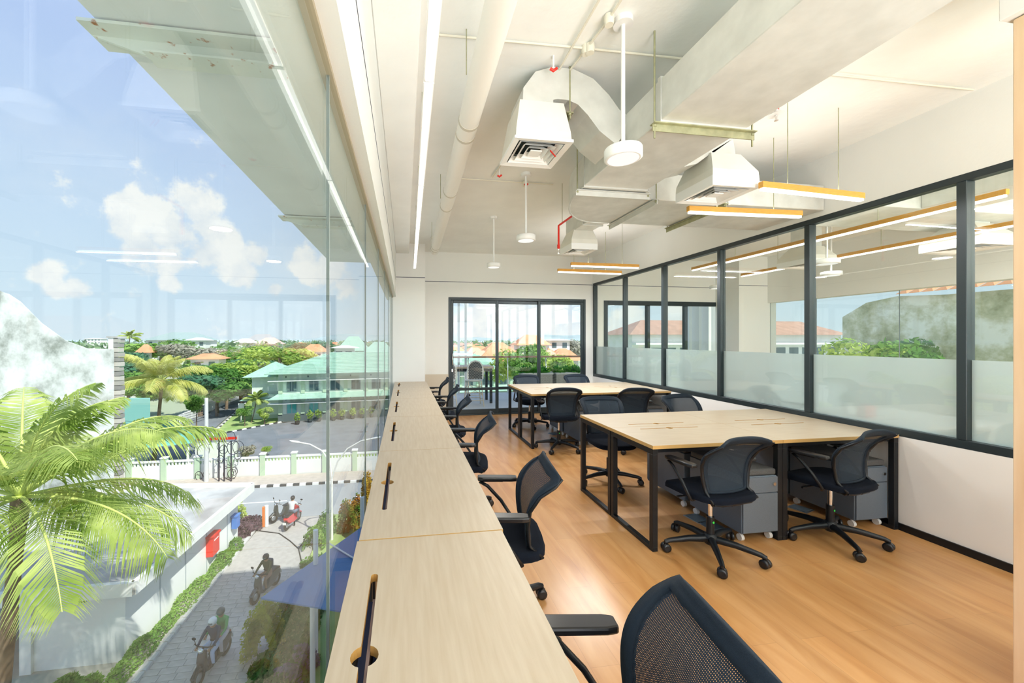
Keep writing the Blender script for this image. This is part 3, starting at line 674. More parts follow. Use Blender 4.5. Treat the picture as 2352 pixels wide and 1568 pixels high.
# ================================================================ DESKS
def stadium(cx, cy_, hl, hw, along='y', grom=.0, seg=7, gside=1):
    """slot outline with a round grommet bulge at its middle"""
    pts = []
    for i in range(seg+1): a = -PI/2+PI*i/seg; pts.append((hl-hw+hw*math.cos(a), hw*math.sin(a)))
    if grom:
        a0 = math.asin(hw/grom)
        for i in range(9): a = a0+(PI-2*a0)*i/8; pts.append((grom*math.cos(a)*.98, grom*math.sin(a)))
    for i in range(seg+1): a = PI/2+PI*i/seg; pts.append((-hl+hw+hw*math.cos(a), hw*math.sin(a)))
    if grom:
        for i in range(9): a = PI+a0+(PI-2*a0)*i/8; pts.append((grom*math.cos(a)*.98, grom*math.sin(a)))
    return [(cx+y, cy_+x) if along == 'y' else (cx+x, cy_+y) for x, y in pts]
def counter_desk(ya, yb, label, dx=0.0, dz=0.0, sc=None):
    t = thing('counter_desk', label, 'desk', (0, ya, 0), 0, 'desks of the window counter')
    L_ = yb-ya; z1 = .75+dz; sc = sc if sc is not None else L_*.5
    slab([(-.168+dx, .0015), (.385+dx, .0015), (.385+dx, L_-.0015), (-.168+dx, L_-.0015)], [stadium(-.088+dx, sc, .33*L_/1.16, .011, 'y', .033)], z1-.024, z1, 'desktop', [M_desk, M_edge, M_hole], t)
    MB().box(-.12+dx, -.02+dx, sc-.36, sc+.36, z1-.115, z1-.112).build('cable_tray', M_tray, t)
    MB().box(-.02+dx, -.017+dx, sc-.36, sc+.36, z1-.112, z1-.03).build('tray_side', M_tray, t)
    MB().box(-.085+dx, -.077+dx, sc-.29, sc+.22, z1-.1, z1-.012).build('slot_flap', mat('walnut flap', (.20, .13, .11), .5), t)
    for y in (.03, L_-.03):
        f = MB(); f.box(-.15+dx, .36+dx, y-.02, y+.02, z1-.064, z1-.024); f.box(-.15+dx, .36+dx, y-.02, y+.02, 0, .03)
        f.box(-.15+dx, -.11+dx, y-.02, y+.02, .03, z1-.064); f.box(.32+dx, .36+dx, y-.02, y+.02, .03, z1-.064); f.build('leg_frame', M_black, t, bevel=.002)
    MB().box(-.14+dx, -.11+dx, .05, L_-.05, z1-.06, z1-.026).build('rail', M_black, t); MB().box(.30+dx, .33+dx, .05, L_-.05, z1-.06, z1-.026).build('rail', M_black, t)
    return t
ys = [-.82, .34, 1.48, 2.637, 3.79, 4.95, 6.02, 6.895]
labs = ['desktop of the window counter behind the camera', 'nearest pale desktop of the window counter, with the largest open cable slot', 'second pale desktop along the window counter, between two full-width seams',
        'third pale desktop along the window counter', 'fourth pale desktop along the window counter', 'fifth pale desktop along the window counter', 'last short desktop of the window counter, touching the white pier']
for i, (a, b) in enumerate(zip(ys, ys[1:])):
    counter_desk(a, b, labs[i], dx=-.006 if i < 2 else 0, dz=-.002 if i < 2 else 0, sc=(b-a)*.5 if i != 1 else .60)
def bench_desk(x0, x1, y0, y1, front, label, group):
    """one of four back-to-back desks; front = -1 sits with its working edge to the camera"""
    t = thing('bench_desk', label, 'desk', (x0, y0, 0), 0, group); w, d, z1 = x1-x0, y1-y0, .75
    sy = d-.085 if front < 0 else .085
    slab([(.001, .001), (w-.001, .001), (w-.001, d-.001), (.001, d-.001)], [stadium(w*.46, sy, .27, .007, 'x', .026)], z1-.025, z1, 'desktop', [M_desk2, M_edge, M_hole], t)
    MB().box(w*.46-.33, w*.46+.33, sy-.05, sy+.05, z1-.12, z1-.117).build('cable_tray', M_tray, t)
    for x in (.022, w-.022):
        f = MB(); f.box(x-.02, x+.02, 0.004, d-.004, z1-.065, z1-.025); f.box(x-.02, x+.02, 0.004, d-.004, 0, .028)
        f.box(x-.02, x+.02, .004, .044, .028, z1-.065); f.box(x-.02, x+.02, d-.044, d-.004, .028, z1-.065); f.build('leg_frame', M_black, t, bevel=.002)
    for y in (.05, d-.05): MB().box(.042, w-.042, y-.012, y+.012, z1-.06, z1-.025).build('rail', M_black, t)
g1, g2 = 'near bench desks', 'far bench desks'
for (a, b, side) in ((1.728, 2.793, 'left'), (2.793, 3.852, 'right, by the partition,')):
    bench_desk(a, b, 2.478, 3.046, -1, f'front {side} desk of the near cluster', g1); bench_desk(a, b, 3.048, 3.616, 1, f'rear {side} desk of the near cluster', g1)
for (a, b, side) in ((1.715, 2.77, 'left'), (2.77, 3.82, 'right, by the partition,')):
    bench_desk(a, b, 5.06, 5.656, -1, f'front {side} desk of the far cluster', g2); bench_desk(a, b, 5.658, 6.254, 1, f'rear {side} desk of the far cluster', g2)
def pedestal(x, y, flip, label):
    t = thing('mobile_pedestal', label, 'drawer cabinet', (x, y, 0), 0, 'grey mobile pedestals under the desks'); s = -1 if flip else 1; w, d = .15, .26
    MB().box(-w, w, -d, d, .065, .485).build('body', M_ped, t, bevel=.004)
    cu = MB().box(-w+.002, w-.002, -d+.002, d-.002, .487, .535).build('cushion', M_cushion, t, bevel=.014, seg=2)
    yf = -s*d
    for z0, z1 in ((.075, .36), (.366, .48)):
        dr = MB().box(-w+.004, w-.004, min(yf, yf-s*.012), max(yf, yf-s*.012), z0, z1).build('drawer', M_ped, t, bevel=.002)
    MB().lathe([(.012, 0), (.012, .01)], (0, 0, 0), 12, M=Matrix.Translation((w-.04, yf-s*.012, .43)) @ Matrix.Rotation(s*PI/2, 4, 'X')).build('lock', M_chrome, dr)
    for sx in (-1, 1):
        for sy in (-1, 1):
            c = MB(); q = (sx*(w-.03), sy*(d-.04)); c.tube([(q[0]-.012, q[1], .025), (q[0]+.012, q[1], .025)], .025, 14); c.tube([(q[0], q[1], .02), (q[0], q[1], .066)], .009, 8); c.build('caster', M_casterw, t)
pedestal(2.60, 2.75, False, 'grey steel pedestal under the middle of the near desks, facing the camera')
pedestal(2.60, 3.34, True, 'grey steel pedestal behind the middle one under the near desks')
pedestal(3.665, 2.80, False, 'grey steel pedestal at the wall end of the near desks, facing the camera')
pedestal(3.60, 3.34, True, 'grey steel pedestal behind the one at the wall end of the near desks')
pedestal(2.575, 5.36, False, 'grey steel pedestal under the middle of the far desks, nearer of two')
pedestal(2.575, 5.95, True, 'grey steel pedestal under the middle of the far desks, farther of two')
pedestal(3.57, 5.36, False, 'grey steel pedestal with lock at the wall end of the far desks')
pedestal(3.57, 5.95, True, 'grey steel pedestal at the wall end, rearmost under the far desks')
M_steelp = mat('brushed steel lid', (.42, .45, .48), .35, metal=.7)
for (u, v, r, lab) in ((1601, 1190, .12, 'square steel floor box left of the green-sticker chair column'), (1636, 1208, .05, 'dark floor box lid lying just behind the green-sticker chair column'),
                       (1272, 996, .2, 'small bright floor box under the front of the far desks'), (1838, 1168, .3, 'dark floor box under the near desk by the partition')):
    p = G(u, v, 0); t = thing('floor_box', lab, 'floor socket', (p.x, p.y, 0), r, 'floor socket boxes')
    MB().box(-.07, .07, -.075, .075, .0, .004).build('trim_plate', M_steelp, t, bevel=.001); MB().box(-.058, .058, -.06, .06, .004, .008).build('lid', mat('grey lid', (.12, .16, .20), .4), t, bevel=.001)

# ================================================================ NEIGHBOURING ROOM
for x, y, r, lab in ((4.8, 4.25, 200, 'chair seen as a dark blur behind the middle frosted pane'), (4.6, 5.3, 160, 'chair seen as a faint blur low behind the second frosted pane')):
    again(ch, (x, y, .0), math.radians(r), lab, 'chairs behind the frosted glass')
t = thing('side_table', 'white table behind the frosted panes of the neighbouring room', 'table', (4.8, 3.15, 0))
MB().box(-.55, .45, -.5, .3, .72, .75).build('top', M_whitemetal, t, bevel=.003)
for x in (-.5, .4):
    for y in (-.45, .25): MB().box(x-.02, x+.02, y-.02, y+.02, 0, .72).build('leg', M_whitemetal, t)
tag(MB().box(4.34, 4.46, 3.04, 3.12, .75, .865).build('box', mat('red card', (.7, .05, .05), .6), bevel=.004), 'red box blurred behind the large frosted pane', 'box')
t = thing('potted_plant', 'small green plant in a white pot blurred behind the frosted pane', 'plant', (4.5, 3.32, .75))
MB().lathe([(.035, 0), (.05, .09), (.045, .09)], (0, 0, 0), 14).build('pot', M_whitemetal, t)
lf = MB()
for i in range(40):
    a, e_ = random.uniform(0, 2*PI), random.uniform(.3, 1.3); d = Vector((math.cos(a)*math.cos(e_), math.sin(a)*math.cos(e_), math.sin(e_))); p = Vector((0, 0, .09)); s = Vector((-d.y, d.x, 0)).normalized()*.015
    lf.add([p, p+d*.07+s, p+d*.13, p+d*.07-s], [(0, 1, 2, 3)])
lf.build('foliage', leaf_mat('pot leaves', (.05, .18, .05), (.12, .3, .08)), t, recalc=False)
nb = 'linear pendants of the neighbouring room'
for (p0, p1, z, lab) in (((4.6, -1.0), (4.6, 2.2), 2.62, 'long timber linear pendant nearest the partition in the neighbouring room'), ((4.6, 2.3), (4.6, 5.6), 2.62, 'long timber linear pendant beyond the third and fourth panes'),
                         ((5.9, .2), (5.9, 3.2), 2.62, 'middle timber linear pendant of the neighbouring room'), ((5.9, 3.3), (5.9, 6.0), 2.62, 'timber linear pendant reaching the pier of the neighbouring room'),
                         ((6.7, .5), (6.7, 3.8), 2.62, 'timber linear pendant along the outer windows')):
    pendant(p0, p1, z, lab, nb)
nd = thing('air_duct', 'galvanised duct across the ceiling of the neighbouring room', 'duct')
MB().box(3.965, 7.35, 3.05, 3.70, 2.78, 3.02).build('duct_section', M_galv, nd, bevel=.004)
MB().box(5.0, 5.5, -3.98, 3.05, 2.78, 3.02).build('duct_section', M_galv, nd, bevel=.004)
diffuser(5.55, 4.6, 2.52, .45, 'white diffuser in the neighbouring room behind the fourth pane', (0, 0, .13), ([(0, .24), (0, .44), (0, .69)], .22, -.12, .12))
diffuser(6.2, 3.4, 2.50, .5, 'white diffuser in the neighbouring room behind the widest pane', (0, 0, .13), ([(0, .24), (0, .5), (0, .7)], .22, -.12, .12))
for (x, y, z, lab) in ((5.0, 3.9, 2.40, 'disc pendant in the neighbouring room behind the wide pane'), (6.1, 4.7, 2.42, 'disc pendant in the neighbouring room farther from the partition'), (5.6, 6.2, 2.42, 'small disc pendant in the neighbouring room by its window')):
    disc(x, y, z, .12, lab, 'disc pendants of the neighbouring room')

# ================================================================ BALCONY
M_deck = mat('balcony grey tile', (.55, .55, .54), .6, var=.05, scale=4)
struct(MB().box(.1, 9.0, YE+T, 10.75, -.3, -.02).build('floor_balcony', M_deck))
rl = thing('balcony_railing', 'glass balcony railing with timber handrail and steel posts', 'railing', (0, 10.55, 0))
MB().box(.15, 8.9, -.03, .03, .98, 1.03).build('handrail', mat('brown timber rail', (.42, .20, .10), .5), rl, bevel=.01)
for i in range(8):
    x = .62+i*1.13
    MB().tube([(x, .0, -.02), (x, .0, .75), (x, .04, .9), (x, 0, .98)], .018, 8).build('post', M_chrome, rl)
    MB().bar((x-.1, 0, .72), (x+.1, 0, .72), .012, .012).build('clamp', M_chrome, rl)
    MB().box(x+.06, x+1.07, -.006, .006, .03, .86).build('pane', GLASS, rl)
bt = thing('bar_table', 'tall balcony bar table with pale top and dark steel legs', 'table', (1.35, 9.25, -.02))
MB().box(-.75, .75, -.3, .3, .83, .88).build('top', mat('pale table top', (.66, .52, .38), .5), bt, bevel=.004)
for x in (-.69, .69):
    for y in (-.26, .26): MB().box(x-.03, x+.03, y-.03, y+.03, 0, .83).build('leg', M_frame, bt)
for y in (-.26, .26): MB().box(-.66, .66, y-.02, y+.02, .76, .82).build('rail', M_frame, bt)
M_rat = mat('white woven rattan', (.78, .76, .70), .6); M_ratb = mat('black woven rattan', (.02, .022, .03), .6); M_cane = mat('pale rattan pole', (.66, .56, .42), .5, var=.12, scale=25)
def rattan(label, loc, rz):
    t = thing('rattan_bar_chair', label, 'bar chair', loc, rz, 'woven rattan bar chairs on the balcony')
    # back: round-topped woven panel
    w, b = MB(), MB()
    out = [(-.17, .62), (-.185, .78), (-.16, .93), (-.09, 1.01), (0, 1.035), (.09, 1.01), (.16, .93), (.185, .78), (.17, .62)]
    MB().tube([(x, -.19-.03*(z-.62), z) for x, z in out], .018, 8).build('back_hoop', M_rat, t)
    w.prism([(x*.93, z) for x, z in out], -.203, -.197, plane='xz'); pn = w.build('backrest', M_rat, t)
    for i in range(-5, 6):
        for j in range(13):
            x = i*.036+(j % 2)*.018; z = .64+j*.030
            lim = .155 if z < .85 else .155*math.sqrt(max(0, 1-((z-.85)/.17)**2))
            if abs(x) < lim: b.add([(x-.0165, -.2045, z), (x, -.2045, z-.026), (x+.0165, -.2045, z), (x, -.2045, z+.026)], [(0, 1, 2, 3)]); b.add([(x-.0165, -.1955, z), (x, -.1955, z-.026), (x+.0165, -.1955, z), (x, -.1955, z+.026)], [(3, 2, 1, 0)])
    b.build('dark_weave', M_ratb, pn, recalc=False)
    MB().lathe([(.17, 0), (.2, .015), (.2, .04), (.18, .05)], (0, 0, .56), 20).build('seat', M_rat, t)
    for sx in (-1, 1):
        for sy in (-1, 1): MB().tube([(sx*.15, sy*.15, .57), (sx*.17, sy*.17, .3), (sx*.2, sy*.2, .0)], .013, 7).build('leg', M_cane, t)
    for z, r in ((.14, .19), (.26, .18), (.42, .165)):
        MB().tube([(r*a, r*c, z) for a, c in ((-1, -1), (0, -1.12), (1, -1), (1.12, 0), (1, 1), (0, 1.12), (-1, 1), (-1.12, 0), (-1, -1))], .009, 6).build('stretcher', M_cane, t)
    for sx in (-1, 1): MB().tube([(sx*.15, -.16, .54), (0, -.18, .36), (-sx*.16, -.17, .27)], .007, 6).build('brace', M_cane, t)
rattan('white and black woven rattan bar chair in full view behind the left door pane', (1.58, 8.75, -.02), 0)
rattan('woven rattan bar chair half hidden by the left door stile', (.95, 8.75, -.02), .1)
LEAFG = leaf_mat('planter leaves', (.03, .22, .03), (.16, .45, .06), 6)
for k, (x, lab) in enumerate(((3.29, 'left woven balcony planter with bushy green plants'), (4.15, 'right woven balcony planter beside the door frame'))):
    t = thing('planter', lab, 'planter', (x, 9.4, -.02), 0, 'balcony planters'); s = .38
    MB().prism([(-s, -.2), (s, -.2), (s*1.0, .2), (-s, .2)], 0, .66).build('woven_box', stripes_mat('woven planter', (.62, .56, .46), (.52, .47, .38), (PI/2, 0, 0), (.04, .02), .004, c3=(.3, .27, .22)), t, bevel=.01)
    MB().box(-s-.015, s+.015, -.215, .215, .64, .68).build('rim', mat('planter rim', (.70, .66, .58), .6), t, bevel=.005)
    f = MB()
    for c in range(9):
        bx, by = random.uniform(-.32, .32), random.uniform(-.14, .14)
        for i in range(26):
            a, e_ = random.uniform(0, 2*PI), random.uniform(.25, 1.45); ln = random.uniform(.14, .32)
            d = Vector((math.cos(a)*math.cos(e_), math.sin(a)*math.cos(e_), math.sin(e_))); p = Vector((bx, by, .66)); s_ = Vector((-d.y, d.x, 0)).normalized()*ln*.13
            f.add([p, p+d*ln*.5+s_, p+d*ln-Vector((0, 0, ln*.25)), p+d*ln*.5-s_], [(0, 1, 2, 3)])
    f.build('foliage', LEAFG, t, recalc=False)
for i, x in enumerate((1.50, 1.70)):
    tag(MB().box(x-.028, x+.028, 10.66, 10.74, -8.5, 3.3).build('facade_fin', M_white), ('left' if i == 0 else 'right')+' white vertical facade pole outside the left door pane', 'pole', 'white poles outside the balcony')
for i in range(6):
    x = 7.35+i*.28
    tag(MB().box(x-.04, x+.04, 9.0, 9.25, -.5, 3.3).build('facade_fin', M_white), 'white vertical louvre outside the neighbouring room window, '+['first', 'second', 'third', 'fourth', 'fifth', 'last'][i]+' from the left', 'louvre', 'white louvres outside the neighbouring room')
# canopy outside the window wall
struct(MB().box(-1.43, XG-.12, -4, 7.75, 3.0, 3.3).build('ceiling_canopy', mat('grey canopy underside', (.84, .87, .90), .8, var=.06, scale=1.5)))
struct(MB().box(-1.43, 9.0, -4.2, 7.75, 3.301, 3.5).build('roof', M_white))
struct(MB().box(1.3, 9.0, -4.2, 7.75, 3.5, 8.4).build('roof_shadow_block', M_white))  # unseen block added and sized to set the far edge of the office shadow
struct(MB().box(7.6, 8.8, -4, 7.75, 3.05, 3.3).build('ceiling_canopy_outer', M_white))
struct(MB().box(XG-.02, 7.6, -4.2, 7.65, -8.5, -.3).build('wall_building_base', mat('office block wall', (.50, .55, .58), .7)))
M_rust = mat('white steel with rust', (.80, .82, .78), .5, col2=(.78, .79, .75), scale=30)
def rusty():
    m = bpy.data.materials.new('white painted steel with rust specks'); m.use_nodes = True; n = m.node_tree.nodes; l = m.node_tree.links.new; b = n['Principled BSDF']
    t = n.new('ShaderNodeTexCoord'); ns = n.new('ShaderNodeTexNoise'); ns.inputs['Scale'].default_value = 16; ns.inputs['Detail'].default_value = 8; l(t.outputs['Object'], ns.inputs['Vector'])
    r = n.new('ShaderNodeValToRGB'); l(ns.outputs['Fac'], r.inputs[0]); r.color_ramp.elements[0].position = .62; r.color_ramp.elements[0].color = (.74, .78, .74, 1); r.color_ramp.elements[1].position = .68; r.color_ramp.elements[1].color = (.42, .16, .05, 1)
    l(r.outputs[0], b.inputs['Base Color']); b.inputs['Roughness'].default_value = .6; return m
RUST = rusty()
for (y, lab) in ((2.13, 'white steel bracket with rust specks under the canopy, nearer the camera'), (5.0, 'small rusty white steel bracket under the far end of the canopy'), (-.74, 'steel canopy bracket beside the camera')):
    t = thing('canopy_bracket', lab, 'bracket', (0, y, 0), 0, 'steel brackets under the canopy')
    MB().box(-1.5, -.36, -.10, .10, 2.975, 2.99).build('flange', RUST, t); MB().prism([(-1.5, 2.975), (-1.25, 2.90), (-.36, 2.90), (-.36, 2.975)], -.008, .008, plane='xz').build('web', RUST, t)
    MB().box(-1.25, -.36, -.06, .06, 2.89, 2.90).build('lower_flange', RUST, t)
# ================================================================ OUTDOORS
GZ = -8.5
M_grass = mat('lawn grass', (.20, .34, .08), .95, col2=(.42, .50, .20), scale=.6, detail=8)
M_dry = mat('dry ground', (.48, .47, .40), .95, col2=(.36, .42, .28), scale=.05, detail=8)
M_asph = mat('asphalt', (.20, .215, .23), .9, var=.12, scale=.8)
M_road = mat('pale main road', (.34, .36, .37), .9, var=.08, scale=.6)
M_pave = mat('paver stone', (.54, .52, .48), .85, var=.12, scale=3)
M_paveb = mat('paver bed', (.44, .42, .39), .9, var=.1, scale=5)
M_conc = mat('weathered concrete roof', (.34, .335, .32), .9, col2=(.58, .57, .55), scale=.9, detail=8)
M_wwall = mat('white exterior wall', (.80, .82, .80), .8, var=.02, scale=1)
M_gwall = mat('pale green wall', (.70, .80, .70), .8); M_gpil = mat('green pilaster', (.50, .64, .46), .8)
M_groof = mat('green roof tile', (.36, .56, .45), .6, var=.08, scale=2)
M_oroof = mat('orange roof tile', (.70, .32, .16), .7, var=.15, scale=.4)
M_broof = mat('brown roof tile', (.42, .24, .17), .7, var=.15, scale=1.2)
M_win = mat('dark window glass', (.10, .16, .18), .15); M_teal = mat('teal curtain', (.05, .45, .42), .6)
M_trunk = mat('tree bark', (.22, .16, .11), .9, var=.2, scale=4)
M_skin = mat('skin', (.42, .24, .15), .6)
LF = [leaf_mat('deep green leaves', (.05, .16, .035), (.17, .34, .08), .9), leaf_mat('mid green leaves', (.11, .26, .05), (.32, .50, .12), .9),
      leaf_mat('yellow green leaves', (.24, .40, .07), (.58, .68, .18), .9), leaf_mat('dry grey leaves', (.36, .34, .27), (.55, .53, .44), .9), leaf_mat('blue green leaves', (.07, .20, .11), (.19, .36, .20), .9)]
def poly(name, pts, m, z=GZ, th=.06):
    return MB().prism([(p[0], p[1]) for p in pts], z-th, z).build(name, m)
def px(pts, z=GZ): return [(G(u, v, z).x, G(u, v, z).y) for u, v in pts]
struct(MB().box(-900, 900, -60, 900, GZ-.5, GZ-.12).build('ground', M_dry))
struct(MB().box(-6000, 6000, 900, 7000, GZ-.6, GZ-.2).build('sea', mat('haze tinted sea', (.50, .62, .70), .35)))  # pale blue-grey colour carries the distance haze
struct(poly('road_main', [(-90, 22.9), (60, 22.9), (60, 27.75), (-90, 27.75)], M_road, GZ-.0, .2))
struct(poly('pavement_far', [(-90, 27.9), (60, 27.9), (60, 29.9), (-90, 29.9)], mat('brick pavement', (.50, .44, .38), .9, var=.1, scale=3), GZ+.1, .2))
struct(poly('lawn_inner', [(-60, 30.3), (40, 30.3), (40, 36.5), (-60, 34.5)], M_grass, GZ+.02, .2))
struct(poly('road_courtyard', px([(330, 1062), (480, 1063), (880, 1034), (1000, 1026), (1000, 945), (880, 953), (700, 965), (560, 983), (470, 1003), (560, 925), (640, 887), (712, 861), (684, 858), (600, 884), (500, 925), (420, 975)]), M_asph, GZ+.03, .2))
struct(poly('lawn_corner', px([(484, 1001), (600, 976), (656, 964), (652, 940), (600, 912), (566, 925)]), M_grass, GZ+.08, .2))
# lane marks
for a, b, w_ in ((-10.6, -7.2, 'right of the guard house roof'), (-3.2, .8, 'right of the street lamp'), (4, 7, 'farthest right, hidden by the office'), (-18, -14, 'behind the guard house')): tag(MB().box(a, b, 25.2, 25.32, GZ, GZ+.006).build('lane_line', mat('road paint', (.85, .85, .82), .7)), 'white dash painted on the main road, '+w_, 'road marking', 'lane dashes on the main road')
# driveway of separate pavers
dw = struct(MB().prism([(-7.75, 6), (-4.35, 6), (-4.35, 20), (-3.9, 22.9), (-7.6, 22.9), (-7.75, 18)], GZ-.2, GZ-.02).build('driveway', M_paveb), 'grey paver driveway between hedge and grass')
pm_ = None; n = 0
for r in range(30):
    for c in range(7):
        x, y = -7.42+c*.47-(r % 2)*.10, 10.6+r*.25
        if pm_ is None:
            po = MB().box(-.228, .228, -.118, .118, -.02, .0).build('paver', M_pave, dw); pm_ = po.data
        else: po = bpy.data.objects.new('paver', pm_); COL.objects.link(po); po.parent = dw
        po.location = (x, y, GZ+random.uniform(-.004, .004))
MB().tube([(-7.7, 21.6, GZ-.01), (-6.4, 21.1, GZ-.01), (-5.6, 20.2, GZ-.01), (-5.0, 19.4, GZ-.01), (-4.6, 18.3, GZ-.01)], .03, 6).build('cable', M_rubber, dw)
MB().tube([(-5.0, 19.4, GZ-.01), (-4.9, 20.6, GZ-.01), (-4.2, 21.2, GZ-.01)], .025, 6).build('cable', M_rubber, dw)
kb = struct(MB().box(-7.95, -7.80, 9, 21.9, GZ-.2, GZ+.04).build('trim_kerb', M_conc), 'worn kerb between hedge and driveway'); km = None
for i in range(34):
    if km is None: ko = MB().box(-.075, .075, -.17, .17, 0, .10).build('kerb_stone', mat('pale kerb stone', (.62, .62, .60), .8, var=.1, scale=4), kb); km = ko.data
    else: ko = bpy.data.objects.new('kerb_stone', km); COL.objects.link(ko); ko.parent = kb
    ko.location = (-7.76, 9.3+i*.375, GZ-.02)
def bw_kerb(name, p0, p1, step, w, h, label):
    p0, p1 = Vector(p0), Vector(p1); d = p1-p0; n = int(d.length/step); a = math.atan2(d.y, d.x)
    k = struct(MB().bar((p0.x, p0.y, GZ), (p1.x, p1.y, GZ), w*.8, .1).build(name, M_conc), label); ms = []
    for m in (mat('white kerb paint', (.82, .82, .8), .8), mat('black kerb paint', (.05, .055, .06), .8)):
        o = MB().box(-step*.48, step*.48, -w/2, w/2, 0, h).build('kerb_block', m, k); ms.append(o.data); COL.objects.unlink(o); bpy.data.objects.remove(o)
    for i in range(n):
        o = bpy.data.objects.new('kerb_block', ms[i % 2]); COL.objects.link(o); o.parent = k; q = p0+d*((i+.5)/n); o.location = (q.x, q.y, GZ); o.rotation_euler = (0, 0, a)
bw_kerb('trim_road_kerb', (-13, 27.82, 0), (3, 27.82, 0), .42, .16, .14, 'black and white kerb on the far side of the main road')
a, b = G(484, 1002), G(655, 968); bw_kerb('trim_lawn_kerb', a, b, .5, .18, .14, 'black and white kerb round the corner lawn')
a, b = G(484, 1002), G(566, 925); bw_kerb('trim_lawn_kerb_side', a, b, .8, .18, .14, 'black and white kerb on the road side of the corner lawn')
# ---- foliage helpers
def leaf_cloud(mb, c, r, n, s, squash=1.0, rnd=random):
    for i in range(n):
        while True:
            d = Vector((rnd.gauss(0, 1), rnd.gauss(0, 1), rnd.gauss(0, 1)))
            if d.length > .1: break
        d.normalize(); q = rnd.uniform(.62, 1.05); p = Vector(c)+Vector((d.x*r[0]*q, d.y*r[1]*q, d.z*r[2]*q))
        nrm = (d+Vector((rnd.gauss(0, .5), rnd.gauss(0, .5), rnd.gauss(0, .5)))).normalized()
        x = nrm.orthogonal().normalized(); x.rotate(Matrix.Rotation(rnd.uniform(0, 6.28), 3, nrm)); y = nrm.cross(x); k = s*rnd.uniform(.6, 1.3)
        mb.add([p-x*k, p-y*k*.55, p+x*k, p+y*k*.55], [(0, 1, 2, 3)])
def hedge(name, label, pts, w, h, m, n, s, cat='hedge', base=M_trunk):
    mb = MB(); seg = len(pts)-1
    for i in range(n):
        t = random.uniform(0, seg); k = min(int(t), seg-1); f = t-k; a, b = Vector(pts[k]), Vector(pts[k+1]); c = a.lerp(b, f); nn = (b-a).to_2d(); nn = Vector((-nn.y, nn.x)).normalized()
        th = random.uniform(0, PI); rr = random.uniform(.8, 1.1)
        lump = 1+.22*math.sin(t*9+w)+.12*math.sin(t*23)
        p = Vector((c.x+nn.x*math.cos(th)*w*rr*lump, c.y+nn.y*math.cos(th)*w*rr*lump, GZ+.04+abs(math.sin(th))*h*rr*lump))
        d = Vector((random.gauss(0, 1), random.gauss(0, 1), random.gauss(.4, 1))).normalized(); x = d.orthogonal().normalized(); y = d.cross(x); q = s*random.uniform(.6, 1.3)
        mb.add([p-x*q, p-y*q*.6, p+x*q, p+y*q*.6], [(0, 1, 2, 3)])
    o = mb.build(name, m, None, recalc=False)
    return tag(o, label, cat)
hedge('hedge', 'low green hedge with small blue flowers between the guard house and the driveway', [(-8.35, 10.5, 0), (-8.2, 14, 0), (-8.0, 18, 0), (-7.95, 20.0, 0)], .26, .38, LF[1], 9000, .045)
hedge('shrub_bed', 'dark purple shrub bed at the corner of the guard house', [(-8.6, 20.7, 0), (-8.2, 21.3, 0), (-7.9, 22.2, 0)], .5, .5, leaf_mat('purple leaves', (.10, .05, .07), (.26, .16, .20), 3), 4200, .06, 'shrub')
hedge('shrub', 'bright yellow green shrub behind the purple bed', [(-9.0, 21.5, 0), (-8.6, 22.3, 0)], .35, .85, LF[2], 1400, .07, 'shrub')
hedge('shrub', 'orange and green shrub right of the street lamp pole', [(-2.9, 20.0, 0), (-2.3, 20.6, 0)], .55, 1.4, leaf_mat('orange flowering leaves', (.12, .28, .04), (.62, .24, .05), 2.2), 3600, .07, 'shrub')
hedge('shrub', 'tall narrow yellow topiary shrub right of the street lamp', [(-2.15, 21.4, 0), (-1.9, 21.6, 0)], .28, 2.0, leaf_mat('golden leaves', (.62, .35, .03), (.75, .55, .06), 2), 3000, .07, 'shrub')
hedge('shrub', 'bushy green shrub left of the street lamp pole', [(-4.3, 19.0, 0), (-3.9, 21.0, 0)], .4, .8, LF[1], 2400, .06, 'shrub')
hedge('shrub', 'rounded yellow green cypress beside the driveway near the two riders', [(-4.45, 12.6, 0), (-4.3, 13.3, 0)], .42, 1.25, leaf_mat('cypress leaves', (.16, .26, .03), (.42, .46, .05), 2), 5200, .05, 'shrub')
hedge('shrub', 'purple flowering ground cover right of the yellow green cypress', [(-3.4, 11.6, 0), (-3.0, 12.6, 0)], .4, .4, leaf_mat('lilac leaves', (.10, .10, .16), (.30, .26, .36), 3), 2200, .05, 'shrub')
g_ = hedge('long_grass', 'long dark green grass strip on the right of the driveway', [(-3.7, 9, 0), (-3.6, 13, 0), (-3.7, 18, 0)], .75, .35, LF[0], 9000, .07, 'grass'); g_['kind'] = 'stuff'
g_ = hedge('weeds', 'fresh green weeds at the foot of the guard house, bottom edge of the picture', [(-9.6, 12.4, 0), (-8.7, 12.2, 0)], .35, .35, LF[1], 1500, .07, 'weeds'); g_['kind'] = 'stuff'
struct(poly('lawn_near', [(-4.3, 6), (-2.3, 6), (-2.3, 22.8), (-4.0, 22.8), (-4.3, 19)], M_grass, GZ+.03, .2))
struct(poly('terrace', [(-2.3, 4), (-.2, 4), (-.2, 22.8), (-2.3, 22.8)], mat('terrace boards', (.20, .17, .15), .7, var=.1, scale=3), GZ+.05, .2))
struct(poly('bed_left', [(-14, 4), (-7.95, 4), (-7.95, 22.8), (-14, 22.8)], mat('pale ground', (.46, .44, .38), .9, var=.1, scale=1), GZ+.02, .2))
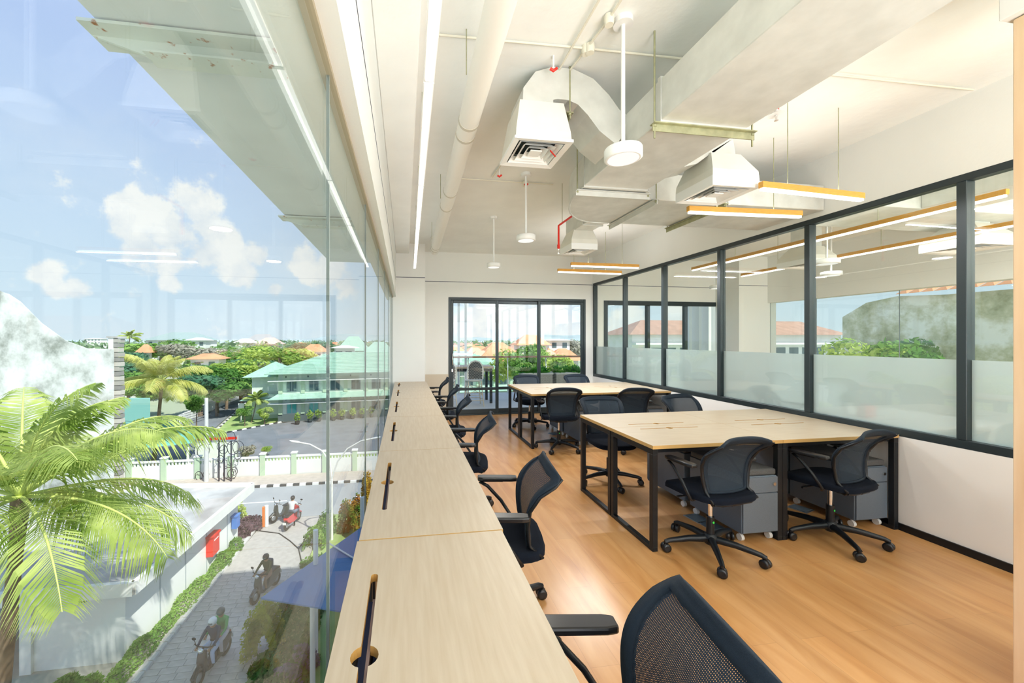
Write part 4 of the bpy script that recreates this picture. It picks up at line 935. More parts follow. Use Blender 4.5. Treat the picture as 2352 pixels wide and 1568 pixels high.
# ---- guard house
gh = thing('guard_house', 'white flat-roofed guard house with weathered concrete roof beside the driveway', 'building', (0, 0, 0))
sl = [(-7.98, 12.85), (-7.52, 20.9), (-11.6, 21.35), (-14.5, 21.4), (-14.5, 12.85)]
MB().prism(sl, -6.12, -5.93).build('roof_slab', M_conc, gh)
q = MB(); c0 = Vector((-11, 17, 0))
for i in range(len(sl)):
    a, b = Vector((*sl[i], 0)), Vector((*sl[(i+1) % len(sl)], 0)); q.bar(a.lerp(c0, .012)+Vector((0, 0, -5.95)), b.lerp(c0, .012)+Vector((0, 0, -5.95)), .14, .40)
q.build('parapet', mat('white parapet', (.78, .79, .77), .8, var=.04, scale=3), gh)
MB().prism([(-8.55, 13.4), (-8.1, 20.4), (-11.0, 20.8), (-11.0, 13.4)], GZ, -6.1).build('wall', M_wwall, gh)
MB().box(-14.2, -11.2, 15.5, 20.8, GZ, -6.1).build('wall', mat('shade toned recess wall', (.30, .33, .34), .8), gh)  # grey darkened to stand for the shade inside the open recess
MB().box(-11.3, -11.0, 13.3, 13.6, GZ, -6.1).build('pillar', M_wwall, gh)
for k in (.22, .42, .62, .86):
    x, y = -8.55+.45*k, 13.4+7.0*k; MB().box(x-.02, x+.012, y-.03, y+.03, GZ, -6.1).build('wall_joint', mat('grey joint', (.45, .50, .52), .8), gh)
MB().box(-9.95, -9.6, 13.33, 13.41, -6.5, -6.3).build('vent', M_win, gh)
x = -8.55+.45*.55
bx = thing('letter_box', 'red steel letter box on the guard house wall', 'box', (-8.16, 18.0, -7.25))
MB().box(-.12, .16, -.3, .3, -.45, .35).build('body', M_red, bx, bevel=.01); MB().box(-.14, .20, -.33, .33, .35, .42).build('lid', M_red, bx); MB().box(.16, .168, -.18, .18, .17, .21).build('slot_plate', M_whitemetal, bx)
bx = thing('letter_box', 'small blue letter box farther along the guard house wall', 'box', (-8.0, 19.9, -7.15)); M_blue = mat('blue paint', (.08, .22, .6), .5)
MB().box(-.1, .13, -.2, .2, -.35, .2).build('body', M_blue, bx, bevel=.01); MB().box(-.12, .16, -.22, .22, .2, .26).build('lid', M_blue, bx)
t = thing('marker_post', 'orange and white marker post at the driveway mouth', 'post', (-7.3, 22.0, GZ))
MB().tube([(0, 0, 0), (0, 0, 1.1)], .1, 12).build('white_post', M_whitemetal, t); MB().box(-.2, -.07, -.08, .08, 0, 1.05).build('orange_board', mat('orange board', (.85, .22, .03), .5), t, bevel=.01)
# blue shade roof and its white posts
t = thing('shade_roof', 'blue triangular shade roof low beside the office block', 'canopy', (0, 0, 0))
a, b, c = Vector((-3.85, 11.15, -5.5)), Vector((-.35, 16.4, -5.35)), Vector((-.35, 9.6, -5.35))
MB().add([a, c, b, a-Vector((0, 0, .04)), b-Vector((0, 0, .04)), c-Vector((0, 0, .04))], [(0, 1, 2), (3, 4, 5), (0, 2, 4, 3), (2, 1, 5, 4), (1, 0, 3, 5)]).build('sheet', mat('blue metal sheet', (.10, .22, .44), .45, var=.05, scale=2), t)
MB().tube([G(757, 1248, -5.4), G(826, 1290, -5.36)], .025, 6).build('white_strap', M_whitemetal, t)
for (u, v, top, lab) in ((725, 1298, -5.2, 'white post rising beside the blue shade roof'), (718, 1520, -5.55, 'white post under the near edge of the blue shade roof'), (832, 1215, -5.2, 'white post behind the far end of the blue shade roof')):
    if v < 1400: p = G(u, v, -5.5 if v > 1250 else -5.6); z0 = GZ
    else: p = G(u, v, -7.6)
    tag(MB().tube([(p.x, p.y, GZ), (p.x, p.y, -4.4 if v < 1400 else -5.5)], .075, 12).build('white_post', M_whitemetal), lab, 'post')
# ---- street lamp
t = thing('street_lamp', 'white double-arm street lamp at the driveway mouth', 'street lamp', (-3.58, 19.97, GZ)); d0 = 19.2
top = GD(764, 1100, d0); b0 = Vector((-3.58, 19.97, GZ)); r0 = lambda p: p-b0
MB().tube([(0, 0, 0), (0, 0, top.z-GZ)], [.075, .055], 12).build('pole', M_whitemetal, t)
for pts_, nm_ in ((((764, 1100), (758, 1062), (740, 1035), (712, 1020), (690, 1016)), 'arm'), (((764, 1100), (775, 1060), (798, 1030), (830, 1012), (850, 1008)), 'arm')):
    P_ = [r0(GD(u, v, d0)) for u, v in pts_]; P_[0] = Vector((0, 0, top.z-GZ))
    ar = MB().tube(P_, .035, 8).build(nm_, M_whitemetal, t); e_ = P_[-1]; dd = (P_[-1]-P_[-2]).normalized()
    MB().tube([e_, e_+dd*.12, e_+dd*.4, e_+dd*.55], [.04, .09, .09, .03], 10, flat=.5).build('lamp_head', M_whitemetal, ar)
# ---- utility pole with cable coils
t = thing('utility_pole', 'concrete utility pole with bundles of black cable coils', 'utility pole', G(474, 1108)); b0 = G(474, 1108)
MB().tube([(0, 0, 0), (0, 0, 5.9)], [.16, .11], 12).build('pole', mat('concrete pole', (.62, .63, .62), .9), t)
M_cab = mat('black cable', (.03, .035, .05), .6)
for i, (u, v0, v1) in enumerate(((503, 985, 1108), (531, 1000, 1106), (515, 1010, 1106))):
    p = G(u, 1108)-b0; MB().tube([(p.x, p.y, 0), (p.x, p.y, (1108-v0)/1108*30)], .05, 8).build('cable_post', M_cab, t)
for i in range(16):
    u, v = random.uniform(455, 548), random.uniform(1005, 1095); d_ = 27.2; c = GD(u, v, d_)-b0; r = random.uniform(.16, .4)
    MB().tube([c+Vector((r*math.cos(a*PI/7), random.uniform(-.05, .05), r*math.sin(a*PI/7)*1.25)) for a in range(15)], .022, 5, cap=False).build('cable_coil', M_cab, t)
for i in range(6):
    q = [Vector((0, 0, 5.2-i*.15)), Vector((-5, 1.0, 4.2-i*.2)), Vector((-11, 2, 4.6-i*.15))]
    MB().tube([q[0], q[0].lerp(q[1], .5)+Vector((0, 0, -.15)), q[1], q[1].lerp(q[2], .5), q[2]], .012, 4).build('overhead_cable', M_cab, t)
# ---- boundary wall across the road
bw = thing('boundary_wall', 'white boundary wall with green posts and pierced top rail across the road', 'wall', (0, 0, GZ)); Yw = 30.05
xs = [-25.4+i*2.17 for i in range(16)]
for i, x in enumerate(xs):
    MB().box(x-.17, x+.17, Yw-.17, Yw+.17, 0, 1.62).build('post', M_gpil, bw); MB().box(x-.21, x+.21, Yw-.21, Yw+.21, 1.62, 1.70).build('post_cap', M_wwall, bw)
for a, b in zip(xs, xs[1:]):
    MB().box(a+.17, b-.17, Yw-.06, Yw+.06, 0, 1.1).build('panel', M_wwall, bw); MB().box(a+.17, b-.17, Yw-.1, Yw+.1, 1.34, 1.45).build('top_rail', M_wwall, bw)
    m = MB()
    for k in range(8): x = a+.3+k*.225; m.box(x-.05, x+.05, Yw-.05, Yw+.05, 1.1, 1.34)
    m.build('balusters', M_wwall, bw)
# ---- trees: crowns of many leaves
def make_tree_mesh(seed, kind):
    rnd = random.Random(seed); mb = MB(); n = 9
    for i in range(n):
        a = rnd.uniform(0, 6.28); rr = rnd.uniform(.2, .62); z = rnd.uniform(-.35, .45); s = rnd.uniform(.32, .55)
        leaf_cloud(mb, (rr*math.cos(a), rr*math.sin(a), z), (s, s, s*.8), 330, .075, rnd=rnd)
    return mb
tree_protos = [make_tree_mesh(11+i, 0) for i in range(3)]; tree_data = {}
def tree(x, y, h, r, mk, label, group='trees beyond the boundary wall', cat='tree', name='tree', z=GZ, ks=None):
    k = random.randrange(3)
    key = (k, mk)
    t = thing(name, label, cat, (x, y, z), random.uniform(0, 6), group)
    if key not in tree_data:
        o = tree_protos[k].build('crown', LF[mk] if isinstance(mk, int) else mk, t, recalc=False); tree_data[key] = o.data
    else: o = bpy.data.objects.new('crown', tree_data[key]); COL.objects.link(o); o.parent = t
    hz = min(h*.42, r*.95); o.location = (0, 0, h-hz*.85); o.scale = (r, r, hz)
    MB().tube([(0, 0, -.1), (.05*r, 0, h*.3), (-.04*r, .03*r, h*.62)], [r*.075, r*.055, r*.03], 7).build('trunk', M_trunk, t)
    return t
def tr(u, vb, d, h, r, mk, lab, **k):
    p = GD(u, vb, d); tree(p.x, p.y, h, r, mk, lab, **k)
LABT = {0: 'deep green', 1: 'mid green', 2: 'bright yellow green', 3: 'grey half-bare', 4: 'blue green'}
for (u, vt, d, r, mk, w) in ((300, 803, 95, 6, 4, 'low behind the old wall pillar'), (330, 825, 62, 5, 4, 'left of the far palm crown'), (296, 845, 52, 4, 1, 'just right of the stone pillar'), (372, 778, 110, 10, 1, 'in front of the long grey-roofed school'),
        (430, 785, 105, 8, 3, 'right of the school tree'), (470, 815, 90, 6, 1, 'behind the far palm, middle'), (505, 835, 62, 4.6, 0, 'above the white road barrier'), (545, 822, 66, 5.4, 2, 'brightest one above the road barrier'),
        (590, 820, 72, 5, 4, 'next to the bare tree by the road'), (460, 852, 50, 4.6, 4, 'right of the far palm crown'), (500, 868, 50, 3.6, 0, 'close above the white road barrier'), (604, 828, 68, 3.6, 3, 'the bare one by the road'),
        (640, 790, 92, 8, 2, 'tall beyond the end of the road barrier'), (672, 796, 98, 7.5, 1, 'over the roof corner of the green building'), (570, 795, 112, 8, 1, 'behind the bright tree'), (520, 800, 118, 8, 3, 'far off between the road trees'),
        (690, 786, 150, 8, 4, 'above the green roof ridge at the left'), (720, 782, 170, 9, 4, 'beyond the green roof ridge'), (480, 793, 140, 9, 1, 'far behind the grey tree'), (555, 852, 60, 4.0, 0, 'in the road row, low'),
        (520, 870, 55, 3.2, 1, 'lowest in the road row'), (625, 845, 76, 4.0, 1, 'at the far end of the road row'), (340, 862, 50, 3.4, 1, 'hidden by the far palm'), (310, 788, 150, 10, 4, 'on the horizon left of the school'), (610, 786, 160, 9, 3, 'on the horizon above the road end')):
    p = GD(u, 779, d); h = (H-(vt-779)/885*d)-GZ
    tree(p.x, p.y, max(h, 3), r, mk, f'{LABT[mk]} tree {w}')
for (u, vt, d, r, mk, w) in ((1208, 783, 38, 2.6, 1, 'the big tree seen through the middle door pane'), (1180, 800, 40, 2.8, 2, 'left of the big tree in the middle door pane'), (1262, 800, 42, 2.6, 2, 'behind the right door mullion'), 
        (1212, 832, 33, 1.9, 1, 'lower part of the middle door pane'), (1055, 800, 90, 5, 1, 'far off in the left door pane'), (1090, 803, 95, 5, 2, 'far off left of the handrail post'), (1310, 775, 120, 6, 3, 'bare crown on the skyline of the right door pane'),
        (2090, 768, 8.7, 1.0, 1, 'outside the neighbouring room, right of the brown roof'), (1990, 775, 8.9, .9, 2, 'outside the neighbouring room beside the brown roof')):
    p = GD(u, 779, d); h = (H-(vt-779)/885*d)-GZ
    tree(p.x, p.y, max(h, 3), r, mk, f'{LABT[mk]} tree, {w}', group='trees seen through the far glazing')
tf = MB(); rnd = random.Random(3)
for i in range(420):
    a = rnd.uniform(-.85, .62); d = rnd.uniform(150, 700); x = d*math.tan(a); leaf_cloud(tf, (x, d, GZ+3.5), (9, 9, 5.5), 42, 1.5, rnd=rnd)
tag(tf.build('treeline', leaf_mat('haze tinted leaves', (.16, .27, .13), (.34, .44, .26), .02), recalc=False), 'band of distant trees reaching to the horizon', 'trees', kind='stuff')  # paler greens hold the haze of distance in the colour
# ---- coconut palms
PL1, PL2 = leaf_mat('palm leaflets', (.26, .38, .07), (.66, .74, .26), 1.2, .5), leaf_mat('yellow palm leaflets', (.50, .52, .12), (.74, .72, .30), 1.2, .5)
M_rach = mat('palm leaf stalk', (.55, .62, .18), .6)
def palm(x, y, zc, L_, n, label, m, zg=GZ, seed=1, dead=0, lw=.02):
    rnd = random.Random(seed); t = thing('coconut_palm', label, 'palm tree', (x, y, zg)); hc = zc-zg
    MB().tube([(-.7, .1, -.1), (-.35, .03, hc*.4), (-.1, 0, hc*.8), (0, 0, hc)], [L_*.045, L_*.034, L_*.03, L_*.042], 12).build('trunk', M_trunk, t)
    for i in range(n):
        az = 2*PI*i/n*2.4+rnd.uniform(-.2, .2); el = 1.42-1.72*(i/n)+rnd.uniform(-.1, .1); ln = L_*rnd.uniform(.85, 1.08)*(1 if i > 3 else .75)
        pts = []; p = Vector((0, 0, hc)); steps = 16; e_ = el
        for k in range(steps+1):
            pts.append(p.copy()); d = Vector((math.cos(az)*math.cos(e_), math.sin(az)*math.cos(e_), math.sin(e_))); p += d*ln/steps; e_ -= (1.15+.1*el)/steps*(.25+1.5*k/steps)
        f = MB().tube(pts, [L_*.012*(1-.85*k/steps) for k in range(steps+1)], 5)
        side = Vector((-math.sin(az), math.cos(az), 0)); nl = 74
        for k in range(nl):
            s_ = .14+.86*k/nl; q = s_*steps; j = min(int(q), steps-1); c = pts[j].lerp(pts[j+1], q-j); tg = (pts[j+1]-pts[j]).normalized(); up = side.cross(tg)
            ll = ln*.30*math.sin(PI*min(1, .12+s_*.86))**.6+.03
            for sg in (-1, 1):
                dd = (side*sg*.75+tg*.62+up*rnd.uniform(-.1, .22)).normalized(); w_ = tg*lw*L_*.42
                m1 = c+dd*ll*.5+Vector((0, 0, -ll*.10)); m2 = c+dd*ll*.85+Vector((0, 0, -ll*rnd.uniform(.35, .6)))
                f.add([c-w_*.5, c+w_*.5, m1+w_, m1-w_, m2], [(0, 1, 2, 3), (3, 2, 4)], False, 1)
        f.build('frond', [M_rach, m if rnd.random() > dead else PL2], t, recalc=False)
    return t
p = GD(48, 1140, 8.7); palm(p.x, p.y, p.z, 4.0, 27, 'large coconut palm close to the window, leaning over the guard house', PL1, seed=5, lw=.015)
p = GD(372, 872, 30); pt = palm(p.x, p.y, p.z, 3.6, 19, 'yellowish coconut palm beyond the guard house, with a cluster of coconuts', PL2, seed=9, dead=.5, lw=.024)
c = MB()
for i in range(9): c.ell((random.uniform(-.35, .35), random.uniform(-.3, .0), p.z-GZ-random.uniform(.1, .5)), (.13, .13, .16), 8, 6)
c.build('coconuts', mat('orange coconuts', (.75, .35, .08), .5), pt)
p = GD(298, 800, 120); palm(p.x, p.y, H-(772-779)/885*120, 3.6, 12, 'thin distant coconut palm right of the stone pillar', PL1, seed=2, lw=.05)
p = GD(590, 915, 46); palm(p.x, p.y, p.z, 1.7, 13, 'small palm on the corner lawn', PL1, seed=4, lw=.06)
for (u, v, d, h, r, mk, lab) in ((607, 960, 45, 2.2, 1.0, 2, 'rounded yellow green bush on the corner lawn'), (562, 962, 44, 2.4, .9, 1, 'loose small tree at the left of the corner lawn'), (613, 1040, 33, .9, .45, 2, 'yellow dotted bush on the inner lawn'), (570, 1058, 31, 1.6, .8, 3, 'sparse reddish bush by the boundary wall'),
                              (452, 1012, 35, 5.2, 1.3, 1, 'slim tree left of the utility pole')):
    p = GD(u, v, d); tree(p.x, p.y, h, r, mk, lab, group=None, name='bush', cat='bush') if h < 5 else tree(p.x, p.y, h, r, mk, lab, group=None)
# potted plants along the green building
for i, (u, v) in enumerate(((683, 975), (712, 970), (732, 968), (766, 966), (786, 964), (810, 962), (832, 960), (853, 958))):
    p = G(u, v); t = thing('potted_plant', f'potted plant {["first", "second", "third", "fourth", "fifth", "sixth", "seventh", "eighth"][i]} from the left along the green building', 'plant', (p.x, p.y, GZ), 0, 'potted plants by the green building')
    MB().lathe([(.2, 0), (.3, .4), (.26, .4)], (0, 0, 0), 10).build('pot', M_dark, t); m = MB(); leaf_cloud(m, (0, 0, .95), (.4, .4, .55), 90, .14); m.build('foliage', LF[2], t, recalc=False)
# ---- buildings
def hip_roof(mb, x0, x1, y0, y1, z0, h, ov=.6, rid=None):
    x0 -= ov; x1 += ov; y0 -= ov; y1 += ov; r = rid if rid is not None else min((x1-x0), (y1-y0))/2
    if (x1-x0) >= (y1-y0): a, b = (x0+r, (y0+y1)/2, z0+h), (x1-r, (y0+y1)/2, z0+h)
    else: a, b = ((x0+x1)/2, y0+r, z0+h), ((x0+x1)/2, y1-r, z0+h)
    v = [(x0, y0, z0), (x1, y0, z0), (x1, y1, z0), (x0, y1, z0), a, b]
    f = [(0, 1, 5, 4), (2, 3, 4, 5), (1, 2, 5), (3, 0, 4), (3, 2, 1, 0)] if (x1-x0) >= (y1-y0) else [(0, 1, 4), (1, 2, 5, 4), (2, 3, 5), (3, 0, 4, 5), (3, 2, 1, 0)]
    return mb.add(v, f)
gb = thing('green_building', 'two-storey pale green office building with green hipped roofs across the courtyard', 'building', (-15.0, 49.2, GZ), math.radians(7.5))
Lb, Db = 30.5, 11
MB().box(0, Lb, 0, Db, 0, 5.9).build('wall', M_gwall, gb)
MB().box(-.03, Lb+.03, -.05, .0, 0, .95).build('plinth', mat('dark plinth', (.12, .15, .15), .7), gb)
r_ = MB(); hip_roof(r_, 0, Lb, 0, Db, 5.85, 2.35, 1.3); rf = r_.build('roof', M_groof, gb)
st_ = MB()
for k in range(15):       # courses of tiles as real steps
    f_ = k/15; y = -1.3+(Db/2+1.3)*f_; x = -1.3+(Db/2+1.3)*f_; z = 5.86+2.35*f_
    st_.box(x, Lb-x, y, y+.16, z, z+.10)
st_.build('tile_courses', M_groof, rf)
sk = MB(); sk.add([(-.9, -1.3, 2.95), (Lb+.9, -1.3, 2.95), (Lb, 0, 3.45), (0, 0, 3.45), (-.9, -1.3, 2.88), (Lb+.9, -1.3, 2.88)], [(0, 1, 2, 3), (4, 5, 1, 0)]); sk.build('skirt_roof', M_groof, gb)
MB().box(-1.0, Lb, -.95, -.02, 5.0, 5.08).build('sun_ledge', M_wwall, gb); MB().box(-1.0, Lb, -.95, -.02, 2.30, 2.38).build('sun_ledge', M_wwall, gb)
MB().box(-3.4, 0, 2.5, 9, 0, 5.4).build('wing', M_gwall, gb); r_ = MB(); hip_roof(r_, -3.4, .5, 2.5, 9, 5.35, 1.6, .9); r_.build('wing_roof', M_groof, gb); r_ = MB(); hip_roof(r_, -3.6, .2, 1.0, 9, 2.7, .55, .7); r_.build('wing_skirt', M_groof, gb)
for i in range(13):
    x = .25+i*2.5
    if x < Lb: MB().box(x-.22, x+.22, -.16, 0, .95, 2.9).build('pilaster', M_gpil, gb); MB().box(x-.22, x+.22, -.16, 0, 3.45, 5.0).build('pilaster', M_gpil, gb)
    for z0, z1, mm in ((1.05, 2.15, M_teal if i < 2 else M_win), (3.7, 4.85, M_win)):
        xx = x+1.25
        if xx+.6 > Lb: continue
        w = .55; f = MB(); f.box(xx-w, xx+w, -.07, .0, z0-.06, z0); f.box(xx-w, xx+w, -.07, 0, z1, z1+.06)
        for q in (-w, 0, w): f.box(xx+q-.04, xx+q+.04, -.07, .0, z0, z1)
        f = f.build('window', mat('grey window frame', (.35, .42, .42), .5), gb); MB().box(xx-w+.04, xx+w-.04, -.03, -.01, z0, z1).build('pane', mm, f)
    for z0 in (2.62, 5.35): MB().box(x+.5, x+.68, -.02, .0, z0, z0+.22).build('vent', M_win, gb)
gt = thing('shed', 'low grey shaded carport left of the green building', 'building', G(600, 955)+Vector((1.5, 4, 0)), .13)
MB().box(-3, 3, 0, 4, 2.5, 2.65).build('roof', M_asph, gt); MB().box(-3, 3, 3.8, 4, 0, 2.5).build('wall', mat('blue grey wall', (.35, .42, .46), .8), gt)
for x in (-2.9, 0, 2.9): MB().box(x-.08, x+.08, 0, .16, 0, 2.5).build('post', M_conc, gt)
# gazebo
p = GD(380, 1050, 31); gz = thing('gazebo', 'open pavilion with a pointed teal roof behind the large palm', 'pavilion', (p.x, p.y, GZ), .3)
MB().add([(-2.1, -2.1, 1.9), (2.1, -2.1, 1.9), (2.1, 2.1, 1.9), (-2.1, 2.1, 1.9), (0, 0, 3.4)], [(0, 1, 4), (1, 2, 4), (2, 3, 4), (3, 0, 4), (3, 2, 1, 0)]).build('roof', mat('teal roof', (.16, .45, .40), .6), gz)
for x in (-1.8, 1.8):
    for y in (-1.8, 1.8): MB().box(x-.08, x+.08, y-.08, y+.08, 0, 1.95).build('post', M_wwall, gz)
# signs
t = thing('road_sign', 'white sign board on a post at the corner lawn', 'sign', G(554, 970)); MB().box(-.04, .04, -.04, .04, 0, 2.2).build('post', M_whitemetal, t); MB().box(-.32, .32, -.03, .03, 1.0, 2.3).build('board', M_wwall, t)
t = thing('banner', 'red and white banner beside the utility pole', 'banner', GD(500, 1010, 31)); MB().box(-1.5, 1.5, -.02, .02, 0, .2).build('red_strip', M_red, t); MB().box(-1.5, 1.5, -.02, .02, -2.1, -.2).build('white_sheet', M_wwall, t)
for x in (-1.5, 1.5): MB().box(x-.04, x+.04, -.04, .04, GZ-GD(500, 1010, 31).z, .3).build('post', M_conc, t)
# white road barrier blocks on the left of the long road
bb = thing('road_barrier', 'low white concrete barrier along the left of the long road', 'barrier', (0, 0, GZ)); A_, B_ = G(410, 975), G(684, 856)
for i in range(16):
    a_, b_ = A_.lerp(B_, (i/16)**1.5), A_.lerp(B_, ((i+.93)/16)**1.5); a_.z = b_.z = .55; MB().bar(a_, b_, .25, 1.1).build('barrier_block', M_wwall, bb)
def house(x, y, w, d, h, rh, rm, wm, label, rz=0, group='tiled houses in the distance', storeys=2):
    t = thing('house', label, 'house', (x, y, GZ), rz, group)
    MB().box(-w/2, w/2, 0, d, 0, h).build('wall', wm, t); r = MB(); hip_roof(r, -w/2, w/2, 0, d, h, rh, .9); r.build('roof', rm, t)
    n = max(2, int(w/3.2))
    for k in range(n):
        xx = -w/2+(k+.5)*w/n
        for s in range(storeys): z0 = h-1.9-s*3; (MB().box(xx-.6, xx+.6, -.06, .02, z0, z0+1.3).build('window', M_win, t) if z0 > .3 else None)
def hs(u, vt, d, wpx, rh, rm, wm, label, dd=None, **k):
    p = GD(u, 779, d); top = H-(vt-779)/885*d; house(p.x, p.y, wpx*d/885, dd or wpx*d/885*.6, max(2.5, top-rh-GZ), rh, rm, wm, label, **k)
M_sroof = mat('grey green roof', (.30, .38, .36), .7)
hs(400, 762, 150, 118, 3.2, M_sroof, M_wwall, 'long white school with a grey green hipped roof on the skyline', group=None)
hs(452, 775, 140, 38, 1.0, M_wwall, M_wwall, 'white block at the right end of the school', group=None)
hs(332, 790, 100, 18, 2.2, M_oroof, M_wwall, 'small orange roofed house left of the school trees')
hs(560, 777, 260, 40, 3, M_wwall, M_wwall, 'white flat building on the skyline over the road trees'); hs(615, 775, 240, 50, 4, mat('pink roof', (.72, .48, .42), .7), M_wwall, 'white hall with a pink roof on the skyline')
hs(212, 776, 420, 34, 1, M_wwall, M_wwall, 'pale tower block on the horizon left of the pillar', group=None)
hs(720, 790, 130, 48, 2.6, M_oroof, M_wwall, 'orange roofed house above the green roof, left of the glass joint'); hs(700, 803, 110, 40, 2, mat('straw roof', (.60, .50, .25), .8), M_wwall, 'straw coloured roof just above the green roof')
hs(790, 793, 75, 42, .5, M_wwall, M_wwall, 'white flat water-tank block rising behind the green roof', group=None); hs(810, 772, 85, 56, 3.2, M_groof, M_gwall, 'far green gabled hall behind the green roof', group=None); hs(870, 785, 80, 60, 2.6, M_groof, M_gwall, 'teal roofed hall right of the gabled hall', group=None)
hs(470, 812, 85, 60, 1.2, M_oroof, M_wwall, 'low orange shed roof among the left trees')
dirs = ['orange roofed house', 'salmon roofed house', 'brown roofed house']
rms = [M_oroof, mat('salmon roof', (.72, .42, .30), .7), M_broof]
hs(1225, 768, 95, 68, 2.6, M_oroof, M_wwall, 'tallest orange hipped roof, behind the middle door mullion', group=None)
hs(1285, 778, 100, 50, .4, M_wwall, M_wwall, 'white flat building right of the tallest orange roof', group=None)
hs(1148, 786, 75, 56, 1.8, M_oroof, M_wwall, 'broad orange roof at the left of the door mullion', group=None)
k = 0; rnd = random.Random(21); names = set()
for row, (d, v0) in enumerate(((70, 803), (95, 798), (125, 793), (170, 788), (230, 785))):
    for j in range(6):
        u = 1040+j*52+rnd.uniform(-14, 14); rk = rnd.randrange(3)
        hs(u, v0+rnd.uniform(-2, 3), d, rnd.uniform(36, 56), 1.8, rms[rk], M_wwall, f'{dirs[rk]} in row {["one", "two", "three", "four", "five"][row]} beyond the balcony, {["leftmost", "second from left", "third from left", "fourth from left", "fifth from left", "rightmost"][j]}', rz=rnd.uniform(-.3, .3), group='roofs beyond the balcony')
for j in range(12):
    u = 690+j*26; hs(u if u < 900 else u+160, 786+rnd.uniform(-1, 2), 260+rnd.uniform(0, 80), 22, 2, rms[j % 3], M_wwall, f'tiny far {dirs[j % 3]} number {["one", "two", "three", "four", "five", "six", "seven", "eight", "nine", "ten", "eleven", "twelve"][j]} along the skyline from the left', group='tiny far roofs')
tag(MB().prism([(GD(u, 779, 45).x, GD(u, 779, 45).y) for u in (282, 345)]+[(GD(u, 779, 45.4).x, GD(u, 779, 45.4).y) for u in (345, 282)], GZ, -5.4).build('compound_wall', mat('teal painted wall', (.22, .48, .44), .7)), 'teal wall with a brown top left of the far palm', 'wall')
# hills on the right-hand horizon
hm = MB(); rnd = random.Random(5); prof = []
for i in range(60): x = 300+i*90; prof.append((x, GZ+34+16*math.sin(i*.35)+8*math.sin(i*1.1)))
vs = [(x, 2600, GZ-2) for x, z in prof]+[(x, 3000, z) for x, z in prof]+[(x, 3400, GZ-2) for x, z in prof]; n = len(prof)
hm.add([(x-900, y, z) for x, y, z in vs], [(i, i+1, n+i+1, n+i) for i in range(n-1)]+[(n+i, n+i+1, 2*n+i+1, 2*n+i) for i in range(n-1)], True)
struct(hm.build('hills', mat('haze tinted hills', (.34, .42, .42), .9, var=.15, scale=.004)))  # aerial haze mixed into the blue-grey base colour
# hall with brown roof and old gable outside the neighbouring room
bh = thing('brown_roof_hall', 'white storeyed hall with a long brown tiled roof outside the far windows', 'building', (33, 45, GZ))
MB().box(-4.5, 27, 0, 6, 0, 10.6).build('wall', M_wwall, bh); r_ = MB(); hip_roof(r_, -4.5, 27, 0, 6, 10.6, 2.0, .8, 4); r_.build('roof', M_broof, bh)
for z in (9.3, 7.0): MB().box(-4.6, 27.1, -1.0, 0, z, z+.25).build('balcony_slab', M_wwall, bh)
for k in range(15): MB().box(-3.9+k*2.05, -2.5+k*2.05, -.05, .02, 7.6, 8.9).build('window', M_win, bh)
def moss(name, c1, c2, c3, sc=.55):
    m = bpy.data.materials.new(name); m.use_nodes = True; n = m.node_tree.nodes; l = m.node_tree.links.new; b = n['Principled BSDF']; b.inputs['Roughness'].default_value = .9
    t = n.new('ShaderNodeTexCoord'); a = n.new('ShaderNodeTexNoise'); a.inputs['Scale'].default_value = sc; a.inputs['Detail'].default_value = 10; a.inputs['Roughness'].default_value = .68; l(t.outputs['Object'], a.inputs['Vector'])
    r = n.new('ShaderNodeValToRGB'); l(a.outputs['Fac'], r.inputs[0]); r.color_ramp.elements[0].position = .34; r.color_ramp.elements[0].color = (*c1, 1); r.color_ramp.elements[1].position = .6; r.color_ramp.elements[1].color = (*c3, 1)
    q = r.color_ramp.elements.new(.47); q.color = (*c2, 1); l(r.outputs[0], b.inputs['Base Color'])
    bp = n.new('ShaderNodeBump'); bp.inputs['Strength'].default_value = .5; l(a.outputs['Fac'], bp.inputs['Height']); l(bp.outputs[0], b.inputs['Normal']); return m
M_old = moss('old plaster wall', (.30, .32, .28), (.62, .64, .60), (.84, .85, .82)); M_moss = moss('mossy plaster', (.30, .31, .16), (.58, .56, .38), (.88, .87, .80), 1.3)
og = thing('old_gable', 'mossy old gable wall outside the far windows of the neighbouring room', 'wall', (0, 0, 0)); 
pl = [PYX for PYX in []]
def on_x(u, v, X): r = ray(u, v); t_ = X/r.x; return (r.y*t_, H+r.z*t_)
go = [on_x(u, v, 12.5) for u, v in ((1935, 728), (1990, 695), (2060, 680), (2175, 676), (2352, 676), (2352, 1200), (1935, 1200))]
go = [go[0], go[1], go[2], go[3], (go[3][0]-9, go[3][1]), (go[3][0]-9, GZ), (go[0][0], GZ)]
MB().prism(go, 12.5, 12.9, plane='yz').build('wall_body', M_moss, og)
rt_ = MB(); y_a, z_a = on_x(2060, 679, 12.5)
for i in range(12):
    for j in range(3): yy = y_a-.1-i*.24; rt_.add([(12.3+j*.3, yy, z_a+.02+j*.12), (12.62+j*.3, yy, z_a+.16+j*.12), (12.62+j*.3, yy-.22, z_a+.16+j*.12), (12.3+j*.3, yy-.22, z_a+.02+j*.12), (12.45+j*.3, yy-.11, z_a+.16+j*.12)], [(0, 1, 4), (1, 2, 4), (2, 3, 4), (3, 0, 4)])
rt_.build('roof_tiles', M_oroof, og)
